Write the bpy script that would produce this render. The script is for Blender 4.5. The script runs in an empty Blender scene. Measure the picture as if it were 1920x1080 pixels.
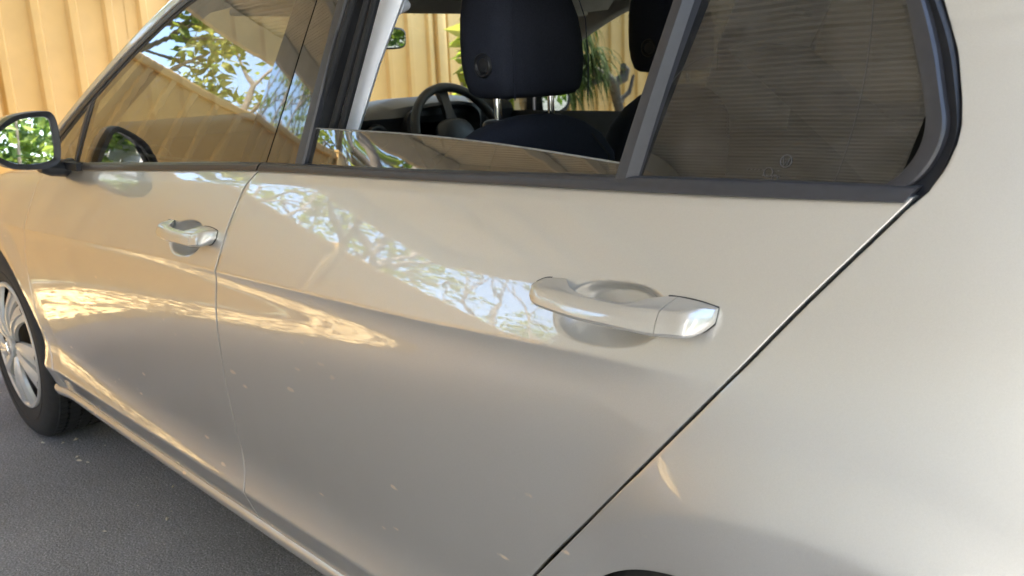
import bpy, bmesh, math, random
import numpy as np
from mathutils import Vector, Matrix

random.seed(7)
scene = bpy.context.scene
COL = scene.collection
R = math.radians

# ------------------------------------------------------------------ camera
cam_d = bpy.data.cameras.new("camera")
cam = bpy.data.objects.new("camera", cam_d)
COL.objects.link(cam)
_yaw, _pitch, _roll = 0.805156422, -0.251935817, -0.0395431891
_f = Vector((-math.sin(_yaw)*math.cos(_pitch), math.cos(_yaw)*math.cos(_pitch), math.sin(_pitch)))
_r = _f.cross(Vector((0, 0, 1))).normalized()
_u = _r.cross(_f)
_r2 = math.cos(_roll)*_r + math.sin(_roll)*_u
_u2 = -math.sin(_roll)*_r + math.cos(_roll)*_u
cam.matrix_world = Matrix(((_r2.x, _u2.x, -_f.x, 3.01630), (_r2.y, _u2.y, -_f.y, -1.57516), (_r2.z, _u2.z, -_f.z, 1.11437), (0, 0, 0, 1)))
cam_d.sensor_width = 36.0
cam_d.lens = 36.0*1636.75/1920.0
cam_d.clip_start = 0.02
cam_d.clip_end = 500
cam_d.dof.use_dof = True
cam_d.dof.focus_distance = 1.25
cam_d.dof.aperture_fstop = 9.0
scene.camera = cam

# ------------------------------------------------------------------ world and sun
SUN_ELEV, SUN_AZ = R(58), R(-9)          # azimuth from +Y towards +X
world = bpy.data.worlds.new("World")
scene.world = world
world.use_nodes = True
wn = world.node_tree
sky = wn.nodes.new("ShaderNodeTexSky")
sky.sky_type = 'NISHITA'
sky.sun_disc = False
sky.sun_elevation = SUN_ELEV
sky.sun_rotation = SUN_AZ
wn.links.new(sky.outputs[0], wn.nodes["Background"].inputs[0])
wn.nodes["Background"].inputs[1].default_value = 0.15
sun_d = bpy.data.lights.new("sun", 'SUN')
sun_d.energy = 4.6
sun_d.angle = R(0.53)
sun_d.color = (1.0, 0.94, 0.84)
sun = bpy.data.objects.new("sun", sun_d)
COL.objects.link(sun)
_sd = Vector((math.sin(SUN_AZ)*math.cos(SUN_ELEV), math.cos(SUN_AZ)*math.cos(SUN_ELEV), math.sin(SUN_ELEV)))
sun.rotation_euler = _sd.to_track_quat('Z', 'Y').to_euler()
sun.location = (0, 0, 12)
scene.view_settings.view_transform = 'Standard'
scene.view_settings.look = 'None'
scene.view_settings.exposure = 2.9
scene.view_settings.gamma = 1.0
scene.view_settings.use_curve_mapping = False
scene.cycles.max_bounces = 10
scene.cycles.diffuse_bounces = 5
scene.cycles.glossy_bounces = 5
scene.cycles.transparent_max_bounces = 16
scene.cycles.use_denoising = True
scene.cycles.sample_clamp_indirect = 6.0

# ------------------------------------------------------------------ materials
def new_mat(name):
    m = bpy.data.materials.new(name)
    m.use_nodes = True
    nt = m.node_tree
    return m, nt, nt.nodes["Principled BSDF"]

def N(nt, t, **kw):
    n = nt.nodes.new(t)
    for k, v in kw.items():
        if hasattr(n, k) and not k[0].isupper():
            setattr(n, k, v)
        else:
            n.inputs[k].default_value = v
    return n

def ramp(nt, stops):
    n = nt.nodes.new("ShaderNodeValToRGB")
    e = n.color_ramp.elements
    while len(e) < len(stops):
        e.new(0.5)
    for q, (p, c) in zip(e, stops):
        q.position = p
        q.color = (c[0], c[1], c[2], 1) if not isinstance(c, float) else (c, c, c, 1)
    return n

def mat(name, col, rough=0.5, metal=0.0, coat=0.0, var=0.12, scale=40.0, bump=0.0, bscale=200.0, spec=0.5, sub=None, stretch=None):
    m, nt, b = new_mat(name)
    L = nt.links.new
    tc = N(nt, "ShaderNodeTexCoord")
    src = tc.outputs["Object"]
    if stretch:
        mp = N(nt, "ShaderNodeMapping")
        mp.inputs["Scale"].default_value = stretch
        L(src, mp.inputs["Vector"])
        src = mp.outputs[0]
    nz = N(nt, "ShaderNodeTexNoise", Scale=scale, Detail=4.0)
    L(src, nz.inputs["Vector"])
    lo = tuple(c*(1-var) for c in col)
    hi = tuple(min(1, c*(1+var)) for c in col)
    rp = ramp(nt, [(0.3, lo), (0.7, hi)])
    L(nz.outputs["Fac"], rp.inputs[0])
    L(rp.outputs[0], b.inputs["Base Color"])
    b.inputs["Roughness"].default_value = rough
    b.inputs["Metallic"].default_value = metal
    b.inputs["Coat Weight"].default_value = coat
    b.inputs["Coat Roughness"].default_value = 0.03
    b.inputs["Specular IOR Level"].default_value = spec
    if bump:
        n2 = N(nt, "ShaderNodeTexNoise", Scale=bscale, Detail=3.0)
        L(src, n2.inputs["Vector"])
        bp = N(nt, "ShaderNodeBump", Strength=bump, Distance=0.002)
        L(n2.outputs["Fac"], bp.inputs["Height"])
        L(bp.outputs[0], b.inputs["Normal"])
    return m

def paint_mat():
    """champagne silver metallic under clear coat, with a film of dust low down and tiny specks"""
    m, nt, b = new_mat("champagne_paint")
    L = nt.links.new
    tc = N(nt, "ShaderNodeTexCoord")
    fl = N(nt, "ShaderNodeTexNoise", Scale=2600.0, Detail=1.0)
    L(tc.outputs["Object"], fl.inputs["Vector"])
    base = ramp(nt, [(0.35, (0.52, 0.50, 0.455)), (0.65, (0.60, 0.58, 0.53))])
    L(fl.outputs["Fac"], base.inputs[0])
    # dust film, heavier near the sill
    sep = N(nt, "ShaderNodeSeparateXYZ")
    L(tc.outputs["Object"], sep.inputs[0])
    hr = N(nt, "ShaderNodeMapRange")
    hr.inputs["From Min"].default_value = 0.75
    hr.inputs["From Max"].default_value = 0.2
    hr.inputs["To Max"].default_value = 0.30
    L(sep.outputs["Z"], hr.inputs["Value"])
    dn = N(nt, "ShaderNodeTexNoise", Scale=9.0, Detail=6.0)
    L(tc.outputs["Object"], dn.inputs["Vector"])
    mul = N(nt, "ShaderNodeMath", operation='MULTIPLY')
    L(hr.outputs[0], mul.inputs[0])
    L(dn.outputs["Fac"], mul.inputs[1])
    mx = N(nt, "ShaderNodeMix", data_type='RGBA')
    L(mul.outputs[0], mx.inputs["Factor"])
    L(base.outputs[0], mx.inputs["A"])
    mx.inputs["B"].default_value = (0.36, 0.31, 0.25, 1)
    # dried specks and smears
    mp = N(nt, "ShaderNodeMapping")
    mp.inputs["Scale"].default_value = (20, 30, 58)
    mp.inputs["Rotation"].default_value = (0, 0.6, 0)
    L(tc.outputs["Object"], mp.inputs["Vector"])
    vo = N(nt, "ShaderNodeTexVoronoi")
    vo.inputs["Scale"].default_value = 1.0
    L(mp.outputs[0], vo.inputs["Vector"])
    vo.inputs["Randomness"].default_value = 1.0
    wz = N(nt, "ShaderNodeTexNoise", Scale=90.0, Detail=2.0)
    L(tc.outputs["Object"], wz.inputs["Vector"])
    add = N(nt, "ShaderNodeMath", operation='MULTIPLY_ADD')
    add.inputs[1].default_value = 0.42
    L(wz.outputs["Fac"], add.inputs[0])
    L(vo.outputs["Distance"], add.inputs[2])
    sp = ramp(nt, [(0.33, 1.0), (0.44, 0.0)])
    L(add.outputs[0], sp.inputs[0])
    pick = N(nt, "ShaderNodeSeparateColor")
    L(vo.outputs["Color"], pick.inputs[0])
    gt = N(nt, "ShaderNodeMath", operation='GREATER_THAN')
    gt.inputs[1].default_value = 0.90
    L(pick.outputs[0], gt.inputs[0])
    m2 = N(nt, "ShaderNodeMath", operation='MULTIPLY')
    L(sp.outputs[0], m2.inputs[0])
    L(gt.outputs[0], m2.inputs[1])
    lowm = N(nt, "ShaderNodeMapRange")
    lowm.inputs["From Min"].default_value = 0.74
    lowm.inputs["From Max"].default_value = 0.55
    lowm.inputs["To Min"].default_value = 0.0
    lowm.inputs["To Max"].default_value = 0.75
    L(sep.outputs["Z"], lowm.inputs["Value"])
    m3 = N(nt, "ShaderNodeMath", operation='MULTIPLY')
    L(m2.outputs[0], m3.inputs[0])
    L(lowm.outputs[0], m3.inputs[1])
    mx2 = N(nt, "ShaderNodeMix", data_type='RGBA')
    L(m3.outputs[0], mx2.inputs["Factor"])
    L(mx.outputs["Result"], mx2.inputs["A"])
    mx2.inputs["B"].default_value = (0.74, 0.58, 0.40, 1)
    L(mx2.outputs["Result"], b.inputs["Base Color"])
    mtl = N(nt, "ShaderNodeMath", operation='MULTIPLY_ADD')
    mtl.inputs[1].default_value = -0.65
    mtl.inputs[2].default_value = 0.65
    L(m3.outputs[0], mtl.inputs[0])
    L(mtl.outputs[0], b.inputs["Metallic"])
    ctw = N(nt, "ShaderNodeMath", operation='SUBTRACT')
    ctw.inputs[0].default_value = 1.0
    L(m3.outputs[0], ctw.inputs[1])
    L(ctw.outputs[0], b.inputs["Coat Weight"])
    b.inputs["Roughness"].default_value = 0.40
    b.inputs["Coat IOR"].default_value = 1.95
    cr = N(nt, "ShaderNodeMath", operation='MULTIPLY_ADD')
    cr.inputs[1].default_value = 0.03
    cr.inputs[2].default_value = 0.003
    L(mul.outputs[0], cr.inputs[0])
    L(cr.outputs[0], b.inputs["Coat Roughness"])
    # very faint orange peel in the clear coat
    op = N(nt, "ShaderNodeTexNoise", Scale=260.0, Detail=1.0)
    L(tc.outputs["Object"], op.inputs["Vector"])
    bp = N(nt, "ShaderNodeBump", Strength=0.007, Distance=0.001)
    L(op.outputs["Fac"], bp.inputs["Height"])
    L(bp.outputs[0], b.inputs["Coat Normal"])
    return m

def glass_mat(name, tint, refl=1.0, dirt=0.02, streak=None):
    """thin sheet: tinted see-through with a mirror share that grows towards grazing, plus a film of dust"""
    m = bpy.data.materials.new(name)
    m.use_nodes = True
    nt = m.node_tree
    nt.nodes.clear()
    L = nt.links.new
    out = N(nt, "ShaderNodeOutputMaterial")
    tr = N(nt, "ShaderNodeBsdfTransparent")
    tr.inputs[0].default_value = (*tint, 1)
    gl = N(nt, "ShaderNodeBsdfGlossy")
    gl.inputs["Roughness"].default_value = 0.004
    gl.inputs["Color"].default_value = (1, 1, 1, 1)
    geo = N(nt, "ShaderNodeNewGeometry")
    dot = N(nt, "ShaderNodeVectorMath", operation='DOT_PRODUCT')
    L(geo.outputs["Incoming"], dot.inputs[0])
    L(geo.outputs["Normal"], dot.inputs[1])
    ab = N(nt, "ShaderNodeMath", operation='ABSOLUTE')
    L(dot.outputs["Value"], ab.inputs[0])
    om = N(nt, "ShaderNodeMath", operation='SUBTRACT')
    om.inputs[0].default_value = 1.0
    L(ab.outputs[0], om.inputs[1])
    pw = N(nt, "ShaderNodeMath", operation='POWER')
    pw.inputs[1].default_value = 5.0
    L(om.outputs[0], pw.inputs[0])
    fr = N(nt, "ShaderNodeMath", operation='MULTIPLY_ADD')
    fr.inputs[1].default_value = 0.9*refl
    fr.inputs[2].default_value = 0.11*refl
    L(pw.outputs[0], fr.inputs[0])
    mix = N(nt, "ShaderNodeMixShader")
    L(fr.outputs[0], mix.inputs[0])
    L(tr.outputs[0], mix.inputs[1])
    L(gl.outputs[0], mix.inputs[2])
    df = N(nt, "ShaderNodeBsdfDiffuse")
    df.inputs[0].default_value = (0.5, 0.47, 0.42, 1)
    tc = N(nt, "ShaderNodeTexCoord")
    nz = N(nt, "ShaderNodeTexNoise", Scale=14.0, Detail=8.0, Roughness=0.7)
    if streak:
        mp = N(nt, "ShaderNodeMapping")
        mp.inputs["Scale"].default_value = streak
        L(tc.outputs["Object"], mp.inputs["Vector"])
        L(mp.outputs[0], nz.inputs["Vector"])
    else:
        L(tc.outputs["Object"], nz.inputs["Vector"])
    rp = ramp(nt, [(0.42, 0.0), (0.75, 1.0)])
    L(nz.outputs["Fac"], rp.inputs[0])
    dm = N(nt, "ShaderNodeMath", operation='MULTIPLY_ADD')
    dm.inputs[1].default_value = dirt*2
    dm.inputs[2].default_value = dirt*0.25
    L(rp.outputs[0], dm.inputs[0])
    mix2 = N(nt, "ShaderNodeMixShader")
    L(dm.outputs[0], mix2.inputs[0])
    L(mix.outputs[0], mix2.inputs[1])
    L(df.outputs[0], mix2.inputs[2])
    L(mix2.outputs[0], out.inputs[0])
    return m

def leaf_mat(name, c1, c2, c3, trans=0.45, rough=0.45):
    m = bpy.data.materials.new(name)
    m.use_nodes = True
    nt = m.node_tree
    nt.nodes.clear()
    L = nt.links.new
    out = N(nt, "ShaderNodeOutputMaterial")
    gi = N(nt, "ShaderNodeNewGeometry")
    rp = ramp(nt, [(0.0, c1), (0.5, c2), (1.0, c3)])
    L(gi.outputs["Random Per Island"], rp.inputs[0])
    pb = N(nt, "ShaderNodeBsdfPrincipled")
    pb.inputs["Roughness"].default_value = rough
    L(rp.outputs[0], pb.inputs["Base Color"])
    tl = N(nt, "ShaderNodeBsdfTranslucent")
    hs = N(nt, "ShaderNodeHueSaturation")
    hs.inputs["Value"].default_value = 1.6
    L(rp.outputs[0], hs.inputs["Color"])
    L(hs.outputs[0], tl.inputs[0])
    mx = N(nt, "ShaderNodeMixShader")
    mx.inputs[0].default_value = trans
    L(pb.outputs[0], mx.inputs[1])
    L(tl.outputs[0], mx.inputs[2])
    L(mx.outputs[0], out.inputs[0])
    return m

M = {}
M['paint'] = paint_mat()
M['black'] = mat("black_rubber", (0.018, 0.018, 0.02), 0.55, var=0.2)
M['satin'] = mat("charcoal_satin_trim", (0.033, 0.033, 0.037), 0.38, var=0.10, scale=90, bump=0.03, bscale=900)
M['gloss'] = mat("gloss_black_trim", (0.010, 0.010, 0.011), 0.05, coat=1.0, var=0.1)
M['plastic'] = mat("black_plastic", (0.028, 0.029, 0.033), 0.42, var=0.1, bump=0.05, bscale=1200)
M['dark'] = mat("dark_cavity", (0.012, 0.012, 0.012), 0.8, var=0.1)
M['tyre'] = mat("tyre_rubber", (0.020, 0.0195, 0.019), 0.75, var=0.25, scale=60, bump=0.15, bscale=300)
M['alloy'] = mat("silver_wheel_cover", (0.58, 0.56, 0.52), 0.38, metal=0.3, coat=0.3, var=0.05)
M['chrome'] = mat("chrome", (0.8, 0.8, 0.82), 0.06, metal=1.0, var=0.02)
M['mirror'] = mat("mirror_silver", (0.9, 0.92, 0.93), 0.005, metal=1.0, var=0.0)
M['cloth'] = mat("navy_seat_cloth", (0.027, 0.032, 0.050), 0.85, var=0.25, scale=600, bump=0.25, bscale=900, spec=0.25)
M['trimgrey'] = mat("light_grey_pillar_trim", (0.87, 0.88, 0.90), 0.5, var=0.03, bump=0.03, bscale=900)
M['liner'] = mat("beige_headliner", (0.36, 0.34, 0.30), 0.9, var=0.06, bump=0.1, bscale=600)
M['glass'] = glass_mat("clear_side_glass", (0.27, 0.29, 0.25), 1.5, 0.010)
M['privacy'] = glass_mat("tinted_rear_glass", (0.15, 0.155, 0.14), 0.95, 0.06)
M['quarter'] = glass_mat("dusty_dark_glass", (0.06, 0.062, 0.057), 0.74, 0.035)
M['screen'] = glass_mat("windscreen_glass", (0.82, 0.86, 0.80), 0.9, 0.004)
M['edge'] = mat("polished_glass_edge", (0.20, 0.20, 0.185), 0.2, var=0.2, scale=60)
M['red'] = mat("red_lamp_lens", (0.35, 0.01, 0.01), 0.08, coat=1.0)
M['lens'] = mat("clear_lamp_lens", (0.55, 0.57, 0.6), 0.06, metal=0.6, coat=1.0)
M['fence'] = mat("cream_fence_steel", (0.58, 0.385, 0.15), 0.42, var=0.06, scale=6, spec=0.4)
M['cream'] = mat("cream_roof_steel", (0.82, 0.795, 0.71), 0.40, var=0.08, scale=5, spec=0.45)
M['beam'] = mat("cream_painted_beam", (0.72, 0.69, 0.60), 0.5, var=0.08, scale=8)
M['render'] = mat("cream_wall_render", (0.67, 0.645, 0.60), 0.85, var=0.05, scale=3, bump=0.3, bscale=120)
M['tile'] = mat("grey_roof_tile", (0.16, 0.15, 0.15), 0.7, var=0.2, scale=9)
M['bark'] = mat("grey_bark", (0.24, 0.20, 0.155), 0.9, var=0.3, scale=25, bump=0.5, bscale=60)
M['darkbark'] = mat("dark_bark", (0.09, 0.08, 0.075), 0.9, var=0.35, scale=30, bump=0.5, bscale=80)
M['leaf'] = leaf_mat("green_leaves", (0.045, 0.085, 0.012), (0.08, 0.14, 0.02), (0.16, 0.20, 0.03))
M['leaf2'] = leaf_mat("yellow_green_leaves", (0.10, 0.15, 0.02), (0.19, 0.24, 0.03), (0.32, 0.32, 0.06))
M['strap'] = leaf_mat("strap_leaves", (0.022, 0.045, 0.008), (0.042, 0.075, 0.012), (0.07, 0.105, 0.02), 0.25, 0.8)  # greens darkened to stand in for the shade on the plant
M['litter'] = leaf_mat("dry_leaf_litter", (0.22, 0.15, 0.07), (0.36, 0.27, 0.14), (0.52, 0.43, 0.27), 0.1)
M['speck'] = mat("dry_seed_husk", (0.52, 0.46, 0.36), 0.8, var=0.3, scale=300)

def ground_mat(name, c1, c2, c3, sc, bump, chips=0):
    m, nt, b = new_mat(name)
    L = nt.links.new
    tc = N(nt, "ShaderNodeTexCoord")
    a = N(nt, "ShaderNodeTexNoise", Scale=sc, Detail=5.0)
    L(tc.outputs["Object"], a.inputs["Vector"])
    big = N(nt, "ShaderNodeTexNoise", Scale=1.7, Detail=4.0)
    L(tc.outputs["Object"], big.inputs["Vector"])
    rp = ramp(nt, [(0.30, c1), (0.55, c2), (0.74, c3)])
    L(a.outputs["Fac"], rp.inputs[0])
    mx = N(nt, "ShaderNodeMix", data_type='RGBA', blend_type='MULTIPLY')
    mx.inputs["Factor"].default_value = 1.0
    br = ramp(nt, [(0.3, 0.72), (0.7, 1.1)])
    L(big.outputs["Fac"], br.inputs[0])
    L(rp.outputs[0], mx.inputs["A"])
    L(br.outputs[0], mx.inputs["B"])
    L(mx.outputs["Result"], b.inputs["Base Color"])
    b.inputs["Roughness"].default_value = 0.85
    if chips:
        v2 = N(nt, "ShaderNodeTexVoronoi", Scale=chips)
        L(tc.outputs["Object"], v2.inputs["Vector"])
        sc_ = N(nt, "ShaderNodeSeparateColor")
        L(v2.outputs["Color"], sc_.inputs[0])
        cr_ = ramp(nt, [(0.0, 0.74), (0.45, 0.97), (0.80, 1.10), (0.94, 1.22), (1.0, 1.9)])
        L(sc_.outputs[0], cr_.inputs[0])
        m3_ = N(nt, "ShaderNodeMix", data_type='RGBA', blend_type='MULTIPLY')
        m3_.inputs["Factor"].default_value = 1.0
        L(mx.outputs["Result"], m3_.inputs["A"])
        L(cr_.outputs[0], m3_.inputs["B"])
        L(m3_.outputs["Result"], b.inputs["Base Color"])
    vo = N(nt, "ShaderNodeTexVoronoi", Scale=sc*0.9)
    L(tc.outputs["Object"], vo.inputs["Vector"])
    bp = N(nt, "ShaderNodeBump", Strength=bump, Distance=0.006)
    L(vo.outputs["Distance"], bp.inputs["Height"])
    L(bp.outputs[0], b.inputs["Normal"])
    return m
M['asphalt'] = ground_mat("asphalt", (0.20, 0.195, 0.197), (0.285, 0.28, 0.282), (0.42, 0.41, 0.405), 190.0, 0.4, 380.0)
M['gravel'] = ground_mat("tan_paving", (0.26, 0.18, 0.08), (0.56, 0.41, 0.20), (0.78, 0.64, 0.38), 13.0, 0.6)
M['soil'] = ground_mat("garden_soil", (0.10, 0.09, 0.05), (0.16, 0.15, 0.08), (0.22, 0.21, 0.10), 20.0, 0.6)

# ------------------------------------------------------------------ mesh helpers
def link(name, verts, faces, m, parent=None, smooth=True, angle=35, fix=True):
    me = bpy.data.meshes.new(name)
    me.from_pydata([tuple(map(float, v)) for v in verts], [], [tuple(int(i) for i in f) for f in faces])
    if fix:
        bm = bmesh.new()
        bm.from_mesh(me)
        bmesh.ops.recalc_face_normals(bm, faces=bm.faces)
        bm.to_mesh(me)
        bm.free()
    if smooth:
        me.polygons.foreach_set("use_smooth", [True]*len(me.polygons))
        if angle < 180:
            me.set_sharp_from_angle(angle=R(angle))
    me.materials.append(m)
    o = bpy.data.objects.new(name, me)
    COL.objects.link(o)
    if parent is not None:
        o.parent = parent
        if parent.type == 'EMPTY' or True:
            o.matrix_parent_inverse = parent.matrix_world.inverted()
    return o

def empty(name, loc=(0, 0, 0)):
    o = bpy.data.objects.new(name, None)
    o.empty_display_size = 0.2
    COL.objects.link(o)
    o.location = loc
    o.matrix_world = Matrix.Translation(loc)
    return o

def tag(o, label=None, cat=None, group=None, kind=None):
    if label: o['label'] = label
    if cat: o['category'] = cat
    if group: o['group'] = group
    if kind: o['kind'] = kind
    return o

class MB:
    def __init__(self):
        self.v = []
        self.f = []
    def add(self, v, f):
        k = len(self.v)
        self.v += [tuple(p) for p in v]
        self.f += [tuple(i+k for i in q) for q in f]
        return self
    def grid(self, rows, close_u=False, close_v=False):
        nr, nc = len(rows), len(rows[0])
        f = []
        for i in range(nr if close_v else nr-1):
            for j in range(nc if close_u else nc-1):
                a, b = i, (i+1) % nr
                c, d = j, (j+1) % nc
                f.append((a*nc+c, a*nc+d, b*nc+d, b*nc+c))
        return self.add([p for r in rows for p in r], f)
    def box(self, lo, hi, M4=None):
        x0, y0, z0 = lo
        x1, y1, z1 = hi
        v = [(x0, y0, z0), (x1, y0, z0), (x1, y1, z0), (x0, y1, z0), (x0, y0, z1), (x1, y0, z1), (x1, y1, z1), (x0, y1, z1)]
        if M4 is not None:
            v = [tuple(M4 @ Vector(p)) for p in v]
        return self.add(v, [(0, 3, 2, 1), (4, 5, 6, 7), (0, 1, 5, 4), (1, 2, 6, 5), (2, 3, 7, 6), (3, 0, 4, 7)])
    def tube(self, path, r, n=8, cap=True):
        path = [Vector(p) for p in path]
        rs = r if isinstance(r, (list, tuple)) else [r]*len(path)
        rows = []
        up = None
        for i, p in enumerate(path):
            t = (path[min(i+1, len(path)-1)]-path[max(i-1, 0)]).normalized()
            if up is None:
                up = Vector((0, 0, 1)) if abs(t.z) < 0.9 else Vector((1, 0, 0))
            a = t.cross(up).normalized()
            up = a.cross(t).normalized()
            rows.append([p+rs[i]*(math.cos(q)*a+math.sin(q)*up) for q in [2*math.pi*k/n for k in range(n)]])
        k = len(self.v)
        self.grid(rows, close_u=True)
        if cap:
            self.f.append(tuple(k+i for i in range(n)))
            self.f.append(tuple(k+(len(rows)-1)*n+i for i in range(n)))
        return self
    def loft(self, sections, cap=True):
        k = len(self.v)
        n = len(sections[0])
        self.grid(sections, close_u=True)
        if cap:
            self.f.append(tuple(k+i for i in range(n)))
            self.f.append(tuple(k+(len(sections)-1)*n+i for i in range(n)))
        return self
    def lathe(self, prof, centre, axis, n=48):
        """prof: list of (radius, distance along axis)"""
        ax = Vector(axis).normalized()
        a = ax.orthogonal().normalized()
        b = ax.cross(a)
        c = Vector(centre)
        rows = [[c+ax*h+r*(math.cos(q)*a+math.sin(q)*b) for q in [2*math.pi*k/n for k in range(n)]] for r, h in prof]
        return self.grid(rows, close_u=True)
    def build(self, name, m, parent=None, smooth=True, angle=35, fix=True):
        return link(name, self.v, self.f, m, parent, smooth, angle, fix)

def superellipse(cx, cy, ax, ay, e, n=40):
    out = []
    for k in range(n):
        t = 2*math.pi*k/n
        c, s = math.cos(t), math.sin(t)
        out.append((cx+ax*math.copysign(abs(c)**(2/e), c), cy+ay*math.copysign(abs(s)**(2/e), s)))
    return out

def bevelled_box(lo, hi, bev=0.006, seg=2):
    bm = bmesh.new()
    bmesh.ops.create_cube(bm, size=1.0)
    for v in bm.verts:
        v.co = Vector([lo[i]+(v.co[i]+0.5)*(hi[i]-lo[i]) for i in range(3)])
    bmesh.ops.bevel(bm, geom=bm.edges[:], offset=bev, segments=seg, affect='EDGES', profile=0.5)
    mb = MB()
    bm.verts.index_update()
    mb.add([tuple(v.co) for v in bm.verts], [tuple(v.index for v in f.verts) for f in bm.faces])
    bm.free()
    return mb

def mirrored(o, parent, name=None):
    me = o.data.copy()
    co = np.empty(len(me.vertices)*3)
    me.vertices.foreach_get("co", co)
    co[1::3] *= -1
    me.vertices.foreach_set("co", co)
    me.flip_normals()
    q = bpy.data.objects.new(name or o.name.split('.')[0], me)
    COL.objects.link(q)
    q.parent = parent
    q.matrix_parent_inverse = parent.matrix_world.inverted()
    return q

# ------------------------------------------------------------------ flank surface of the car
def spl(xs, ys):
    """smooth natural cubic through points, straight beyond the ends"""
    xs=np.array(xs,float);ys=np.array(ys,float);n=len(xs);h=np.diff(xs)
    A=np.zeros((n,n));b=np.zeros(n);A[0,0]=A[-1,-1]=1
    for i in range(1,n-1):
        A[i,i-1]=h[i-1];A[i,i]=2*(h[i-1]+h[i]);A[i,i+1]=h[i]
        b[i]=3*((ys[i+1]-ys[i])/h[i]-(ys[i]-ys[i-1])/h[i-1])
    c=np.linalg.solve(A,b)
    bb=(ys[1:]-ys[:-1])/h-h*(2*c[:-1]+c[1:])/3;d=(c[1:]-c[:-1])/(3*h)
    m_end=bb[-1]+2*c[-2]*h[-1]+3*d[-1]*h[-1]**2
    def f(x):
        x=np.asarray(x,float);i=np.clip(np.searchsorted(xs,x)-1,0,n-2);t=x-xs[i]
        y=ys[i]+bb[i]*t+c[i]*t*t+d[i]*t**3
        y=np.where(x<xs[0],ys[0]+bb[0]*(x-xs[0]),y)
        return np.where(x>xs[-1],ys[-1]+m_end*(x-xs[-1]),y)
    return f
def sstep(a,b,x):
    t=np.clip((np.asarray(x,float)-a)/(b-a),0,1);return t*t*(3-2*t)
# feature lines along the flank
zc=spl([-.6,.35,.997,1.288,1.53,1.88,2.14,2.34,2.5,2.75,3.2],[.69,.722,.753,.766,.7725,.782,.790,.800,.806,.813,.82])
zs=spl([-.6,.45,1.28,1.59,1.98,2.3,2.52,2.64,3.2],[.80,.858,.909,.926,.944,.956,.966,.972,.985])
zb=spl([-.6,.64,1.2,1.61,1.96,2.29,2.51,2.72,3.2],[.83,.890,.926,.947,.960,.970,.978,.986,1.0])
Yc=spl([-.9,-.5,0,.5,1.0,1.6,2.2,2.7,3.05,3.4],[.72,.835,.878,.888,.893,.895,.893,.882,.840,.74])
T0=spl([-.6,.3,1.0,1.6,2.1,2.45,2.7,3.2],[13,15,16.7,18.2,19.5,19.8,18.5,17])
A1=spl([-.6,.3,1.0,1.6,2.1,2.5,2.7,3.2],[5,6,6.6,7,7,6.5,6,6])
_low=spl([0,.010,.02,.03,.04,.055,.07,.09,.11,.15,.2,.3,.36,.5],[-10,-4,1.4,4.4,5.8,5.9,4.6,2.2,-.2,-3.2,-5.5,-8.5,-9,-8])
_fade=spl([.0,.1,.2,.3,.4,.5],[15,12.5,9.5,4,-3,-6])
def tilt(x,z):
    c=zc(x);s=zs(x)
    t=(z-c)/(s-c)
    up=T0(x)+A1(x)*np.minimum(t,1.15)+7*sstep(.975,1.03,t)*(1-sstep(2.5,2.7,x))
    up=up+(20-up)*sstep(.0,.16,z-s-.03)
    d=c-z
    lo=_low(np.clip(d,0,.5))
    k=sstep(2.40,2.66,x)+sstep(.45,.05,x)*.0
    lo=lo*(1-k)+_fade(np.clip(d,0,.5))*k
    w=sstep(-.004,.004,z-c)
    # crease softened towards the rear
    wr=sstep(-.05,.05,z-c); w=w*(1-k)+wr*k
    T=lo*(1-w)+up*w
    # rocker flare and fold near the bottom
    bot=np.interp(z,[.16,.262,.318,.326,.345,.37,.40,.43],[-18,-18,-22,20,15,8,-3,-8])
    wb=sstep(.44,.39,z)
    return T*(1-wb)+bot*wb
_gx=np.arange(-.9,3.42,.02);_gz=np.arange(.18,1.46,.002)
_X,_Z=np.meshgrid(_gx,_gz,indexing='ij')
_s=-np.tan(np.radians(tilt(_X,_Z)))
_I=np.concatenate([np.zeros((len(_gx),1)),np.cumsum((_s[:,1:]+_s[:,:-1])/2*.002,axis=1)],1)
_Y=_I-np.array([np.interp(zc(x),_gz,_I[i]) for i,x in enumerate(_gx)])[:,None]+Yc(_gx)[:,None]
def _bil(x,z):
    x=np.asarray(x,float);z=np.asarray(z,float)
    fx=np.clip((x-_gx[0])/.02,0,len(_gx)-1.001);fz=np.clip((z-_gz[0])/.002,0,len(_gz)-1.001)
    i=fx.astype(int);j=fz.astype(int);u=fx-i;v=fz-j
    # cubic along x keeps the reflections smooth
    i0=np.clip(i-1,0,len(_gx)-1);i2=np.clip(i+1,0,len(_gx)-1);i3=np.clip(i+2,0,len(_gx)-1)
    r=lambda k:_Y[k,j]*(1-v)+_Y[k,j+1]*v
    a,b,c,d=r(i0),r(i),r(i2),r(i3)
    return b+.5*u*(c-a+u*(2*a-5*b+4*c-d+u*(3*(b-c)+d-a)))
def flare(x,z,cx,cz,r0,amp,fall):
    """wheel-arch swelling: rises towards the circle r0, rolls back under inside it"""
    r=np.hypot(x-cx,z-cz)
    return np.where(r>r0,amp*sstep(r0+.075,r0-.012,r),amp*sstep(r0+.075,r0-.012,r0+0*r)-fall*np.sqrt((r0-r)**2+.006**2)+fall*.006)
def Ybody(x,z):
    return _bil(x,z)+flare(x,z,2.695,.29,.405,.007,.24)*sstep(2.30,2.52,x)+flare(x,z,0.,.305,.375,.011,.10)
def Yglass(x,z):
    zz=zb(x)
    y0=_bil(x,zz)-.006-.006*sstep(2.3,2.7,x)
    h=z-zz
    return y0-np.tan(np.radians(15.1))*h-.145*h*h


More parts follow.
